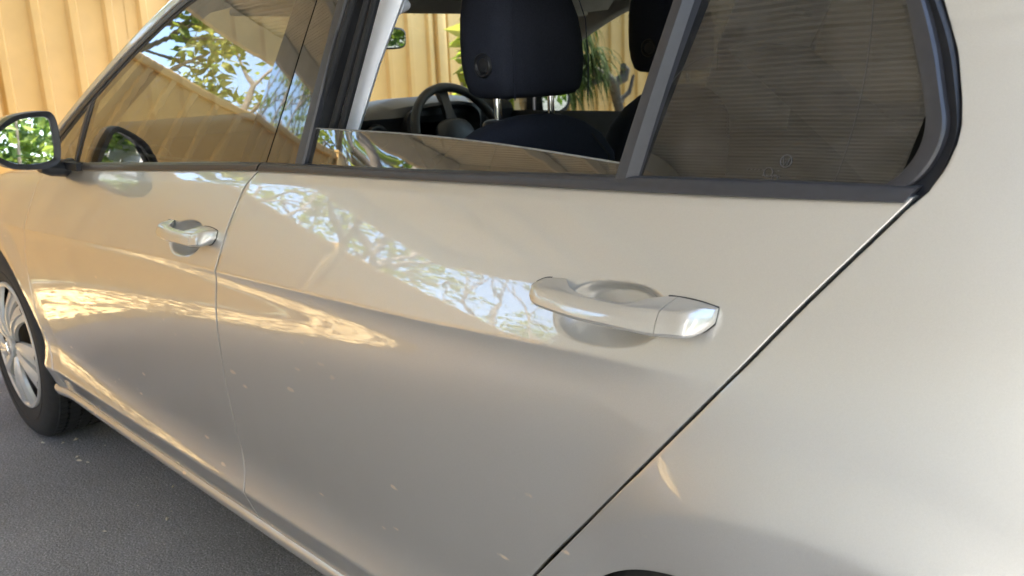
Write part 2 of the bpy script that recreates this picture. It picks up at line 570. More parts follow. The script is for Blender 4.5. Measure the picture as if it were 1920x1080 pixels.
def res(pts, n):
    p = np.array(pts, float)
    s = np.concatenate([[0], np.cumsum(np.hypot(*np.diff(p, axis=0).T))])
    t = np.linspace(0, s[-1], n)
    return np.stack([spl(s, p[:, 0])(t), spl(s, p[:, 1])(t)], 1)

def strip(name, A, B, prof, m, parent, fnA=None, fnB=None, n=60, cap=True):
    """a band between two lines on the flank; prof = (share of the way across, height above the surface)"""
    fnA = fnA or Yglass
    fnB = fnB or fnA
    A = res(A, n)
    B = res(B, n)
    ya, yb = fnA(A[:, 0], A[:, 1]), fnB(B[:, 0], B[:, 1])
    secs = []
    for i in range(n):
        s = []
        for w, off in prof:
            p = A[i]*(1-w)+B[i]*w
            s.append((p[0], -(ya[i]*(1-w)+yb[i]*w+off), p[1]))
        secs.append(s)
    mb = MB()
    mb.loft(secs, cap)
    return mb.build(name, m, parent)

def clip_sheet(name, poly, fn, m, parent, off=0.0, step=0.014):
    """a sheet over a convex outline given in (x, z), lying on the curved side"""
    p = np.array(poly, float)
    lo, hi = p.min(0)-step, p.max(0)+step
    bm = bmesh.new()
    nx, nz = int((hi[0]-lo[0])/step)+1, int((hi[1]-lo[1])/step)+1
    g = [[bm.verts.new((lo[0]+i*step, 0, lo[1]+j*step)) for j in range(nz+1)] for i in range(nx+1)]
    for i in range(nx):
        for j in range(nz):
            bm.faces.new((g[i][j], g[i+1][j], g[i+1][j+1], g[i][j+1]))
    c = p.mean(0)
    for k in range(len(p)):
        a, b = p[k], p[(k+1) % len(p)]
        nn = np.array([b[1]-a[1], -(b[0]-a[0])])
        if np.dot(nn, c-a) > 0:
            nn = -nn
        bmesh.ops.bisect_plane(bm, geom=bm.verts[:]+bm.edges[:]+bm.faces[:], plane_co=(a[0], 0, a[1]), plane_no=(nn[0], 0, nn[1]), clear_outer=True)
    bm.verts.index_update()
    xs = np.array([v.co.x for v in bm.verts])
    zz = np.array([v.co.z for v in bm.verts])
    ys = -(fn(xs, zz)+off)
    v = list(zip(xs, ys, zz))
    f = [tuple(q.index for q in fc.verts) for fc in bm.faces]
    bm.free()
    return link(name, v, f, m, parent, True, 180)

def panel(name, Lf, Rf, rows, cols, fn, m, parent, hole=None, lip=0.014):
    """a body panel between two shut lines Lf(z), Rf(z); rows = list of z(x); edges are rolled inwards"""
    nr, nc = len(rows), len(cols)
    cols = np.array(cols)
    X = np.tile(np.linspace(0, 1, nc), (nr, 1))*1.0+1.0
    Z = np.full((nr, nc), 0.6)
    for _ in range(12):
        l, r = Lf(Z), Rf(Z)
        X = l+(r-l)*cols[None, :]
        for i in range(nr):
            Z[i] = rows[i](X[i])
    Y = -fn(X, Z)
    idx = np.arange(nr*nc).reshape(nr, nc)
    keep = np.ones((nr-1, nc-1), bool)
    if hole is not None:
        hx, hz, hr = hole
        cx_, cz_ = (X[:-1, :-1]+X[1:, 1:])/2, (Z[:-1, :-1]+Z[1:, 1:])/2
        keep = np.hypot(cx_-hx, cz_-hz) > hr
    bm = bmesh.new()
    vs = [bm.verts.new((X.flat[k], Y.flat[k], Z.flat[k])) for k in range(nr*nc)]
    for i in range(nr-1):
        for j in range(nc-1):
            if keep[i, j]:
                bm.faces.new((vs[idx[i, j]], vs[idx[i, j+1]], vs[idx[i+1, j+1]], vs[idx[i+1, j]]))
    if hole is not None:
        lone = [v for v in bm.verts if not v.link_faces]
        bmesh.ops.delete(bm, geom=lone, context='VERTS')
        for v in bm.verts:
            if v.is_boundary:
                d = math.hypot(v.co.x-hx, v.co.z-hz)
                if d < hr+0.022:
                    s = hr/d
                    v.co.x = hx+(v.co.x-hx)*s
                    v.co.z = hz+(v.co.z-hz)*s
                    v.co.y = -float(fn(v.co.x, v.co.z))
    bm.normal_update()
    if sum(f.normal.y for f in bm.faces) > 0:
        bmesh.ops.reverse_faces(bm, faces=bm.faces[:])
    for dx, dy in ((0.0008, 0.0006), (0.0005, 0.002), (0.0, lip)):
        be = [e for e in bm.edges if e.is_boundary]
        off = {}
        for e in be:
            f = e.link_faces[0]
            mid = (e.verts[0].co+e.verts[1].co)/2
            d = mid-f.calc_center_median()
            d -= d.dot((e.verts[1].co-e.verts[0].co).normalized())*(e.verts[1].co-e.verts[0].co).normalized()
            d.y = 0
            d.normalize()
            for v in e.verts:
                off.setdefault(v, Vector()).__iadd__(d)
        r_ = bmesh.ops.extrude_edge_only(bm, edges=be)
        # the extruded copies keep the old order of corners
        new = {}
        for v in [g for g in r_['geom'] if isinstance(g, bmesh.types.BMVert)]:
            new[v] = v
        old = {tuple(round(c, 6) for c in v.co): o for v, o in off.items()}
        for v in new:
            o = old.get(tuple(round(c, 6) for c in v.co))
            if o is not None and o.length > 0:
                o = o.normalized()
                v.co.x += o.x*dx
                v.co.z += o.z*dx
            v.co.y += dy
    me = bpy.data.meshes.new(name)
    bm.to_mesh(me)
    bm.free()
    me.polygons.foreach_set("use_smooth", [True]*len(me.polygons))
    me.set_sharp_from_angle(angle=R(32))
    me.materials.append(m)
    o = bpy.data.objects.new(name, me)
    COL.objects.link(o)
    o.parent = parent
    o.matrix_parent_inverse = parent.matrix_world.inverted()
    return o

def tabz(pts, d=0.0):
    p = sorted((b, a) for a, b in pts)
    f = spl([q[0] for q in p], [q[1] for q in p])
    return lambda z: f(z)+d

B_CUT = [(1.606, .953), (1.5861, .9335), (1.574, .9172), (1.566, .8925), (1.5525, .8458), (1.5465, .8039), (1.5405, .774), (1.534, .739), (1.530, .68), (1.5265, .6165), (1.519, .55), (1.5095, .467), (1.508, .393), (1.517, .343), (1.523, .302), (1.526, .267), (1.529, .243)]
F_CUT = [(.452, .885), (.428, .8607), (.392, .7955), (.356, .705), (.340, .611), (.347, .52), (.376, .394), (.416, .306), (.429, .258)]
R_CUT = [(2.7195, .9830), (2.6842, .9368), (2.6470, .8880), (2.6073, .8327), (2.5595, .7708), (2.4992, .6964), (2.4134, .5970), (2.3073, .4744), (2.262, .41), (2.233, .35), (2.221, .30), (2.217, .24)]
DLO_BLACK = [(2.7178, .9823), (2.7295, .9915), (2.7403, 1.0142), (2.7444, 1.0357), (2.7438, 1.0500), (2.7392, 1.0703), (2.7270, 1.1100), (2.7060, 1.1533), (2.660, 1.225), (2.61, 1.27)]
DLO_SATIN = [(2.7110, .9930), (2.7262, 1.0101), (2.7352, 1.0331), (2.7362, 1.0477), (2.7303, 1.0703), (2.7186, 1.1068), (2.6984, 1.1538), (2.653, 1.225), (2.60, 1.268)]
DLO_GLASS = [(2.679, .9893), (2.7050, 1.0102), (2.7147, 1.0295), (2.7161, 1.0489), (2.7112, 1.0698), (2.6960, 1.1114), (2.6790, 1.1554), (2.630, 1.225), (2.58, 1.262)]
DIV_L = [(2.3945, .976), (2.4136, 1.0738), (2.4333, 1.1737), (2.453, 1.285)]
DIV_R = [(2.4225, .978), (2.4395, 1.0792), (2.4563, 1.1720), (2.474, 1.28)]
MOLD_BOT = [(.52, .8860), (.6516, .8945), (1.2041, .9265), (1.5990, .9478), (1.9463, .9583), (2.2751, .9681), (2.5060, .9760), (2.7185, .9850)]
MOLD_TOP = [(.51, .9035), (.6398, .9123), (1.1989, .9423), (1.5956, .9622), (1.9423, .9711), (2.2711, .9829), (2.5002, .9916), (2.7255, .9985)]
GAP_B = [(1.6180, .957), (1.6495, 1.0483), (1.6721, 1.1355), (1.6964, 1.2290), (1.717, 1.325)]
APPL_L = [(1.5240, .955), (1.5679, 1.0566), (1.5991, 1.1422), (1.6266, 1.2342), (1.648, 1.318)]
APPL_R = [(1.7140, .962), (1.7327, 1.0534), (1.7488, 1.1416), (1.7617, 1.2241), (1.774, 1.32)]
CHAN_R = [(1.7400, .963), (1.7569, 1.0537), (1.7710, 1.1408), (1.7852, 1.2223), (1.798, 1.32)]
_ext = [(1.4, 1.337), (1.75, 1.362), (2.15, 1.355), (2.5, 1.315), (2.71, 1.262)]
RAIL_A = [(.44, .968), (.4974, 1.0007), (.7058, 1.1059), (.9049, 1.1986), (1.0131, 1.2451), (1.12, 1.284)]+_ext
RAIL_B = [(.46, .953), (.5149, .9835), (.7089, 1.0804), (.9172, 1.1757), (1.0262, 1.2205), (1.1357, 1.2625)]+[(a-.002, b-.018) for a, b in _ext]
RAIL_C = [(.475, .942), (.5257, .9703), (.7230, 1.0704), (.9380, 1.1690), (1.0490, 1.2145), (1.1589, 1.2548)]+[(a-.003, b-.031) for a, b in _ext]
RAIL_D = [(.500, .934), (.5522, .9640), (.7400, 1.0620), (.9580, 1.1630), (1.0670, 1.2070), (1.1750, 1.2465)]+[(a-.004, b-.041) for a, b in _ext]
FDIV_L = [(.657, .911), (.6772, .9858), (.7039, 1.052)]
FDIV_R = [(.688, .913), (.7104, .9934), (.7403, 1.066)]
GLASS_TOP = [(1.7260, 1.0231), (1.9092, 1.0218), (2.0955, 1.0175), (2.2510, 1.0097), (2.4000, .9993)]

bcut, fcut, rcut = tabz(B_CUT), tabz(F_CUT), tabz(R_CUT)

# ------------------------------------------------------------------ the car
car = empty("hatchback_car", (1.32, 0, 0))
tag(car, "champagne silver five-door hatchback car parked under the carport, rear side window lowered", "car")

def zt(x):                                       # top of the front wing
    return spl([-.75, -.4, -.12, .22, .48, .7], [.70, .785, .838, .864, .882, .895])(x)

def door_rows(top, dense=True):
    r = []
    for t in np.linspace(.2595, .317, 7):
        r.append(lambda x, t=t: t+0*x)
    for t in (.319, .321, .3225, .3245, .327, .331):
        r.append(lambda x, t=t: t+0*x)
    for t in np.linspace(.34, .46, 16):
        r.append(lambda x, t=t: t+0*x)
    for t in np.linspace(.03, 1, 34)[:-1]:
        r.append(lambda x, t=t: .46+(zc(x)-.062-.46)*t)
    for d in list(np.arange(.062, .0125, -.004))+[.010, .008, .006, .0045, .003, .0015, 0, -.0015, -.003, -.0045, -.006, -.009]:
        r.append(lambda x, d=d: zc(x)-d)
    n = 84 if dense else 16
    for t in np.linspace(0, 1, n+1)[1:]:
        r.append(lambda x, t=t: zc(x)+.009+(top(x)-.009-zc(x)-.012)*t)
    for d in (-.009, -.006, -.003, 0, .003, .006):
        r.append(lambda x, d=d: top(x)+d-.003)
    return r

HX0, HX1, HS = 2.3285, 1.3000, .925
def to_front(x, z):                              # the front handle sits the same way above the crease
    xf = HX1+(x-HX0)*HS
    return xf, z+zc(xf)-zc(x)

def bowl(x, z, front=False):
    if front:
        xf = np.asarray(x)
        x = HX0+(xf-HX1)/HS
        z = np.asarray(z)-(zc(xf)-zc(x))
    cx0, cz0, a, b = 2.436, .849, .074, .0335
    zr = z-cz0-(x-cx0)*.10
    q = (np.abs((x-cx0)/a)**2.3+np.abs(zr/b)**2.3)**(1/2.3)
    return .024*sstep(1.04, .58, q)

def col_set(f0, f1, n_out, n_in):
    return np.unique(np.concatenate([np.linspace(0, f0, n_out), np.linspace(f0, f1, n_in), np.linspace(f1, 1, n_out)]))

front_door = panel("front_door", lambda z: fcut(z)+.002, lambda z: bcut(z)-.0034, door_rows(lambda x: zb(x)),
                   np.unique(np.concatenate([np.linspace(0, .72, 66), np.linspace(.72, .955, 110), np.linspace(.955, 1.0, 8)])), lambda x, z: Ybody(x, z)-bowl(x, z, True), M['paint'], car)
rear_door = panel("rear_door", lambda z: bcut(z)+.0034, lambda z: rcut(z)-.0028, door_rows(lambda x: zb(x)),
                  np.unique(np.concatenate([np.linspace(0, .74, 70), np.linspace(.74, .97, 125), np.linspace(.97, 1, 6)])), lambda x, z: Ybody(x, z)-bowl(x, z), M['paint'], car)

# quarter panel: shut line below, window rubber above
_q = sorted(R_CUT[1:]+[(a+.001, b) for a, b in DLO_BLACK], key=lambda p: p[1])
_qz, _qx = np.array([p[1] for p in _q]), np.array([p[0] for p in _q])
def qL(z):
    return np.interp(z, _qz, _qx)+.0024+.0022*sstep(1.0, .97, z)
q_rows = door_rows(lambda x: .96+0*x, False)
for t in np.linspace(0, 1, 40)[1:]:
    q_rows.append(lambda x, t=t: .963+(1.27-.963)*t+0*x)
quarter = panel("quarter_panel", qL, lambda z: 3.26-.10*sstep(.9, 1.3, z)+0*z, q_rows, np.concatenate([[0], np.linspace(0, 1, 110)[1:]**1.15]), Ybody, M['paint'], car, hole=(2.637, .285, .322))
def Yfender(x, z):
    q = np.clip((z-(zt(x)-.055))/.055, 0, .999)
    return Ybody(x, np.minimum(z, zt(x)))-.055*(1-np.sqrt(1-q*q))
f_rows = []
for t in np.linspace(.26, .46, 30):
    f_rows.append(lambda x, t=t: t+0*x)
for t in np.linspace(0, 1, 36)[1:]:
    f_rows.append(lambda x, t=t: .46+(np.minimum(zc(x), zt(x)-.085)-.03-.46)*t)
for t in np.linspace(0, 1, 24)[1:]:
    f_rows.append(lambda x, t=t: np.minimum(zc(x), zt(x)-.085)-.03+(zt(x)-.055-np.minimum(zc(x), zt(x)-.085)+.03)*t)
for a in np.linspace(0, 86, 14)[1:]:
    f_rows.append(lambda x, a=a: zt(x)-.055+.055*math.sin(R(a)))
fender = panel("front_wing", lambda z: -.66+0*z, lambda z: fcut(z)-.002, f_rows, np.linspace(0, 1, 150), Yfender, M['paint'], car, hole=(0.0, .305, .345))
# sill lip under the doors
sill = strip("sill", [(.34, .2575), (1.2, .2575), (2.23, .2575)], [(.345, .2285), (1.2, .2285), (2.23, .2235)],
             [(0, -.03), (0.0, .0), (.12, .004), (.3, .0062), (.5, .0065), (.7, .005), (.88, .001), (1.0, -.008), (1.0, -.05)], M['paint'], car, Ybody, lambda x, z: Ybody(x, .2575+0*z))

# handles
zu_f = spl([2.330, 2.345, 2.4041, 2.4596, 2.49, 2.5198, 2.5513, 2.575, 2.584], [.8655, .8675, .8688, .8692, .8705, .8720, .8752, .8771, .8752])
zl_f = spl([2.330, 2.345, 2.3664, 2.413, 2.4763, 2.518, 2.5515, 2.574, 2.584], [.8540, .8488, .8465, .8454, .8462, .8466, .8490, .8540, .8622])
of_f = spl([2.328, 2.336, 2.36, 2.40, 2.45, 2.50, 2.54, 2.57, 2.584], [.007, .016, .0255, .0305, .0325, .0320, .0290, .0222, .0090])
if_f = spl([2.328, 2.350, 2.368, 2.384, 2.40, 2.45, 2.48, 2.505, 2.53, 2.584], [-.001, -.001, -.001, .011, .019, .022, .019, .005, -.001, -.001])
zbk_f = spl([2.328, 2.340, 2.355, 2.372, 2.384, 2.40, 2.45, 2.475, 2.498, 2.52, 2.555, 2.584], [.8655, .8718, .8740, .8752, .8735, .8706, .8690, .8706, .8770, .8792, .8788, .8760])
hwarp = lambda x: float(np.interp(x, [2.3285, 2.40, 2.52, 2.5835], [2.3215, 2.3965, 2.5195, 2.5668]))
def handle_part(x0, x1, n, front):
    secs = []
    for x in np.linspace(x0, x1, n):
        zu, zl, o, i, zk = float(zu_f(x)), float(zl_f(x)), float(of_f(x)), float(if_f(x)), float(zbk_f(x))
        m_ = (zu+zl)/2
        pr = [(o-.0015, zl+.0010), (o+.0008, zl+.004), (o+.0016, m_), (o+.0006, zu-.0035), (o-.0004, zu-.0012), (o-.0026, zu+.0002),
              ((o*2+i)/3, zu+(zk-zu)*.40), ((o+i*2)/3, zu+(zk-zu)*.75), (i+.001, zk), (i, zk-.002), (i, m_), (i, zl+.004), (i+.002, zl+.0005), ((o+i)/2, zl-.0008), (o-.004, zl-.0002)]
        s = []
        for off, z in pr:
            xx, zz = (hwarp(x), z) if not front else to_front(hwarp(x), z)
            s.append((xx, -(float(Ybody(xx, zz))+off), zz))
        secs.append(s)
    return MB().loft(secs)
def add_handle(door, front):
    g = handle_part(2.3285, 2.5188, 60, front).build("handle_grip", M['paint'], door, angle=33)
    c = handle_part(2.5196, 2.5835, 24, front).build("handle_cap", M['paint'], door, angle=33)
    # dark gasket under the cap and under the front foot
    for lo, hi in ((2.508, 2.5846), (2.3275, 2.350)):
        secs = []
        for x in np.linspace(lo, hi, 14):
            zk = float(zbk_f(min(x, 2.583)))+.0006
            zl = float(zl_f(min(x, 2.583)))-.0012
            s = []
            for off, z in ((-.003, zl), (.0013, zl), (.0013, zk), (-.003, zk)):
                xx, zz = (hwarp(x), z) if not front else to_front(hwarp(x), z)
                s.append((xx, -(float(Ybody(xx, zz))+off), zz))
            secs.append(s)
        MB().loft(secs).build("handle_gasket", M['black'], door)
add_handle(front_door, True)
add_handle(rear_door, False)

# belt mouldings, window frames, glass
belt_prof = [(0, -.014), (0, .002), (.06, .0045), (.35, .0062), (.72, .0066), (.80, .0052), (.90, .0050), (1, .001), (1, -.012)]
def cut(pts, x0, x1, n=40):
    p = res(pts, 400)
    xs = np.linspace(x0, x1, n)
    return [(x, float(np.interp(x, p[:, 0], p[:, 1]))) for x in xs]
belt_f = strip("belt_moulding", cut(MOLD_BOT, .53, 1.597), cut(MOLD_TOP, .53, 1.6085), belt_prof, M['satin'], front_door, Ybody, lambda x, z: Yglass(x, z)+.004)
belt_r = strip("belt_moulding", cut(MOLD_BOT, 1.602, 2.7165), cut(MOLD_TOP, 1.6135, 2.7245), belt_prof, M['satin'], rear_door, Ybody, lambda x, z: Yglass(x, z)+.004)
flat = lambda a, b=None: [(0, -.012), (0, a), (.5, a+.0006), (1, a if b is None else b), (1, -.012)]
def rail_cut(pts, x0, x1, n=70):
    return cut(pts, x0, x1, n)
a_pillar = strip("roof_rail", RAIL_A, RAIL_B, [(0, -.03), (0, .000), (.15, .006), (.5, .0085), (.9, .007), (1, .004), (1, -.02)], M['paint'], car, n=140)
strip("door_frame", rail_cut(RAIL_B, .465, 1.700), rail_cut(RAIL_C, .48, 1.700), [(0, -.02), (.06, -.002), (.12, .004), (.5, .0055), (1, .003), (1, -.014)], M['satin'], front_door, n=90)
strip("window_seal", rail_cut(RAIL_C, .48, 1.700), rail_cut(RAIL_D, .505, 1.700), flat(.001, -.003), M['black'], front_door, n=90)
strip("door_frame", rail_cut(RAIL_B, 1.708, 2.66), rail_cut(RAIL_C, 1.708, 2.63), [(0, -.02), (.06, -.002), (.12, .004), (.5, .0055), (1, .003), (1, -.014)], M['satin'], rear_door, n=60)
strip("window_seal", rail_cut(RAIL_C, 1.708, 2.63), rail_cut(RAIL_D, 1.708, 2.61), flat(.001, -.003), M['black'], rear_door, n=60)
strip("window_divider", FDIV_L, FDIV_R, [(0, -.012), (0, .002), (.08, .004), (.55, .004), (.6, .0015), (1, .0005), (1, -.012)], M['satin'], front_door)
strip("pillar_cover", APPL_L, [(a-.002, b) for a, b in GAP_B], flat(.0035), M['gloss'], front_door)
strip("pillar_cover", [(a+.002, b) for a, b in GAP_B], APPL_R, flat(.0035), M['gloss'], rear_door)
strip("window_channel", APPL_R, CHAN_R, [(0, -.012), (0, .004), (.1, .006), (.5, .0062), (.9, .0055), (1, .002), (1, -.012)], M['satin'], rear_door)
strip("window_divider", DIV_L, DIV_R, [(0, -.014), (0, .0065), (.03, .009), (.12, .0098), (.58, .0098), (.66, .008), (1, .0015), (1, -.014)], M['satin'], rear_door)
strip("quarter_window_trim", DLO_GLASS, DLO_SATIN, [(0, -.010), (.0, -.0025), (.10, -.001), (.13, .003), (.4, .0052), (.85, .0062), (.97, .0042), (1, -.004), (1, -.02)], M['satin'], rear_door, n=90)
strip("window_rubber", DLO_SATIN, DLO_BLACK, [(0, -.016), (.0, -.004), (.5, -.0015), (.9, .001), (1, -.001), (1, -.02)], M['black'], car, n=90)

top_d = [(x, float(np.interp(x, res(RAIL_D, 300)[:, 0], res(RAIL_D, 300)[:, 1]))+.004) for x in (1.69, 1.55, 1.4, 1.27, 1.18, 1.08, .98, .88, .745)]
clip_sheet("window_glass", [(.688, .905), (1.3, .938), (1.628, .950), (1.70, 1.24)]+top_d, Yglass, M['glass'], front_door)
clip_sheet("quarter_glass", [(.485, .920), (.672, .905), (.724, 1.058), (.62, 1.004), (.54, .960)], Yglass, M['glass'], front_door)
def Ylow(x, z):                                  # the wound-down pane leans in a little more towards the rear
    return Yglass(x, z)-.004-np.tan(R(2.5)*sstep(1.80, 1.98, x))*np.maximum(z-zb(x), -.01)
lowered = clip_sheet("lowered_glass", [(1.730, .952), (2.40, .968), (2.405, .9990)]+GLASS_TOP[::-1][1:], Ylow, M['glass'], rear_door)
MB().tube([(x, -float(Ylow(x, z)), z) for x, z in res(GLASS_TOP, 40)], .0014, 8).build("glass_edge", M['edge'], rear_door)
def Yqg(x, z):
    return Yglass(x, z)-.055*np.maximum(z-zb(x), -.01)
qg = clip_sheet("quarter_glass", [(2.412, .972), (2.55, .976), (2.70, .985)]+DLO_GLASS[1:7]+[(2.638, 1.226), (2.59, 1.265), (2.463, 1.285), (2.44, 1.16)], Yqg, M['quarter'], rear_door, off=-.001)

# etched maker's stamp and wiping arcs on the quarter glass (thin raised film)
def on_glass(x, z, off=.0006):
    return (x, -(float(Yqg(x, z))+off-.001), z)
etch = mat("etched_glass_mark", (0.07, 0.07, 0.065), 0.7, var=0.1)
em = MB()
def ring(x, z, r, w=.0005):
    em.tube([on_glass(x+r*math.cos(t), z+r*math.sin(t)) for t in np.linspace(0, 2*math.pi, 22)], w, 4, cap=False)
ring(2.5935, 1.0125, .0058)
em.tube([on_glass(2.5935+a, 1.0125+b) for a, b in ((-.0035, .003), (-.0015, -.004), (0, 0), (.0015, -.004), (.0035, .003))], .0004, 4)
for cx_, cz_, r_ in ((2.577, 1.001, .0046), (2.585, .996, .0030)):
    ring(cx_, cz_, r_, .0004)
for k in range(9):
    x0 = 2.553+.0042*k
    if abs(x0-2.577) > .006:
        em.tube([on_glass(x0, 1.003), on_glass(x0+.0022, 1.003)], .0004, 4)
        em.tube([on_glass(x0+.018, .998), on_glass(x0+.0205, .998)], .0004, 4)
em.build("glass_stamp", etch, rear_door)
sm = MB()
sm.tube([on_glass(2.655+.0*t, 1.165-t) if t < 0 else on_glass(2.645+.018*math.sin(t*9.5)-.075*t*t*8, 1.165-t*.98) for t in np.linspace(0, .178, 24)], .00022, 4)
sm.build("wipe_scratch", etch, rear_door)
sm = MB()
sm.tube([on_glass(2.437+.055*(1-math.cos(t)), 1.070+.045*math.sin(t)) for t in np.linspace(.1, 1.7, 18)], .0002, 4)
sm.build("wipe_scratch", etch, rear_door)

# dark inner shells behind the gaps
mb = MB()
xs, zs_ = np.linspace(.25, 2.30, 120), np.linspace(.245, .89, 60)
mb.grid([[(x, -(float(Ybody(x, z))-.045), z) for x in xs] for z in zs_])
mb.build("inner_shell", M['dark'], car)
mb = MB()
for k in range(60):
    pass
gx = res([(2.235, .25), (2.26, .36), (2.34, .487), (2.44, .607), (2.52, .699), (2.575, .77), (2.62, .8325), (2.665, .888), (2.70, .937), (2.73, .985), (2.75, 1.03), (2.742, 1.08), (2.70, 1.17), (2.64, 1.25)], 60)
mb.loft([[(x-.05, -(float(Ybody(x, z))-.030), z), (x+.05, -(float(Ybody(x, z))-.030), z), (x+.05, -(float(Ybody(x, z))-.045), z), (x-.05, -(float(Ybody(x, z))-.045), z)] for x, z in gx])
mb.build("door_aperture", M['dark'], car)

# right-hand side of the body: the same panels mirrored
r_front = mirrored(front_door, car)
r_rear = mirrored(rear_door, car)
for o in list(front_door.children):
    mirrored(o, r_front)
for o in list(rear_door.children):
    if o.name.split('.')[0] in ("glass_edge", "lowered_glass", "glass_stamp", "wipe_scratch"):
        continue
    mirrored(o, r_rear)
rg = clip_sheet("window_glass", [(1.752, .955), (2.39, .968), (2.43, 1.28), (2.15, 1.318), (1.76, 1.325)], Yglass, M['privacy'], r_rear)
rg.data.transform(Matrix.Scale(-1, 4, (0, 1, 0)))
for o in [c for c in list(car.children) if c.name.split('.')[0] in ("quarter_panel", "front_wing", "sill", "roof_rail", "window_rubber", "inner_shell", "door_aperture")]:
    mirrored(o, car)

# roof, windscreen, bonnet, ends
ra = res(RAIL_A, 90)
sel = [p for p in ra if p[0] > 1.04]
rows = []
for x, z in sel:
    ye = float(Yglass(x, z))-.003
    rows.append([(x-.05*(1-t*t)*max(0, 1-(x-1.04)/.3), ye*t, z-.002+.075*(1-abs(t)**2.4)) for t in np.linspace(-1, 1, 41)])
rf = MB(); rf.grid(rows)
roof_back = [(3.02, 1.235)]
rf2 = [[(x+.0*t, ye*t, z) for t in (0,)] for x, z, ye in ()]
last = rows[-1]
rows2 = [last]
for k in np.linspace(0, 1, 8)[1:]:
    rows2.append([(p[0]+.36*k, p[1]*(1-.05*k), p[2]-.05*k-.03*k*k) for p in last])
rf.grid(rows2)
rf.build("roof", M['paint'], car, angle=60)
lr = [[(p[0], p[1]*.97, p[2]-.03) for p in r_] for r_ in rows]
MB().grid(lr).build("headliner", M['liner'], car, angle=60)
ws = []
for x, z in [p for p in ra if .46 < p[0] < 1.06]:
    ye = float(Yglass(x, z))-.012
    ws.append([(x-.17*(1-abs(t)**2.2)*(1-.7*(x-.46)/.6), ye*t, z-.004+.055*(1-t*t)*((x-.46)/.6)) for t in np.linspace(-1, 1, 31)])
MB().grid(ws).build("windscreen", M['screen'], car, angle=180)
hd = []
for x in np.linspace(-.70, .40, 30):
    yw = .80-.14*max(0, (-.35-x)/.35)**2
    hd.append([(x-.10*(1-abs(t)**2)*(1 if x > -.5 else .5), yw*t, float(zt(x))-.004+.035*(1-abs(t)**3)) for t in np.linspace(-1, 1, 33)])
MB().grid(hd).build("bonnet", M['paint'], car, angle=60)
def bumper(sgn, x0, curve, z0, z1, name):
    rows = []
    for z in np.linspace(z0, z1, 12):
        k = (z-z0)/(z1-z0)
        bul = .035*math.sin(math.pi*k)
        rows.append([(x0+sgn*bul-sgn*curve*abs(t)**3.2, .862*t, z) for t in np.linspace(-1, 1, 41)])
    return MB().grid(rows).build(name, M['paint'], car, angle=60)
bumper(-1, -.83, .17, .20, .69, "front_bumper")
bumper(1, 3.33, .13, .22, .66, "rear_bumper")
gr = []
for z in np.linspace(.52, .60, 5):
    gr.append([(-.868+.06*abs(t)**2.5, .52*t, z) for t in np.linspace(-1, 1, 21)])
MB().grid(gr).build("grille", M['black'], car)
tg = []
for k in np.linspace(0, 1, 16):
    z = .64+.34*k
    tg.append([(3.35-.05*k-.10*abs(t)**3, (.84-.06*k)*t, z) for t in np.linspace(-1, 1, 31)])
MB().grid(tg).build("tailgate", M['paint'], car, angle=60)
rw = []
for k in np.linspace(0, 1, 12):
    z = .985+.265*k
    rw.append([(3.29-.30*k-.09*abs(t)**3, (.775-.115*k)*t, z) for t in np.linspace(-1, 1, 31)])
MB().grid(rw).build("rear_window", M['privacy'], car, angle=180)
for s in (-1, 1):
    hl = MB()
    hl.grid([[(-.80+.22*k, s*(.60+.235*k**.6), .60+.03*k+.075*j) for k in np.linspace(0, 1, 12)] for j in (0, .33, .66, 1)])
    hl.build("headlight", M['lens'], car)
    tl = MB()
    tl.grid([[(3.345-.14*k, s*(.60+.245*k**.7), .80+.02*k+.11*j) for k in np.linspace(0, 1, 10)] for j in (0, .5, 1)])
    tl.build("tail_light", M['red'], car)
bevelled_box((-.55, -.70, .16), (3.2, .70, .235), .02).build("underbody", M['dark'], car)
bevelled_box((2.95, -.70, .235), (3.25, .70, .95), .02).build("boot_wall", M['dark'], car)
bevelled_box((.30, -.70, .235), (.36, .70, .90), .01).build("bulkhead", M['dark'], car)
for wx in (0.0, 2.637):
    for s in (-1, 1):
        MB().loft([[(wx+.37*math.cos(a), s*y, .30+.37*math.sin(a)) for y in (.60, .86)] for a in np.linspace(-.25, math.pi+.25, 26)], cap=False).build("wheel_arch_liner", M['dark'], car)

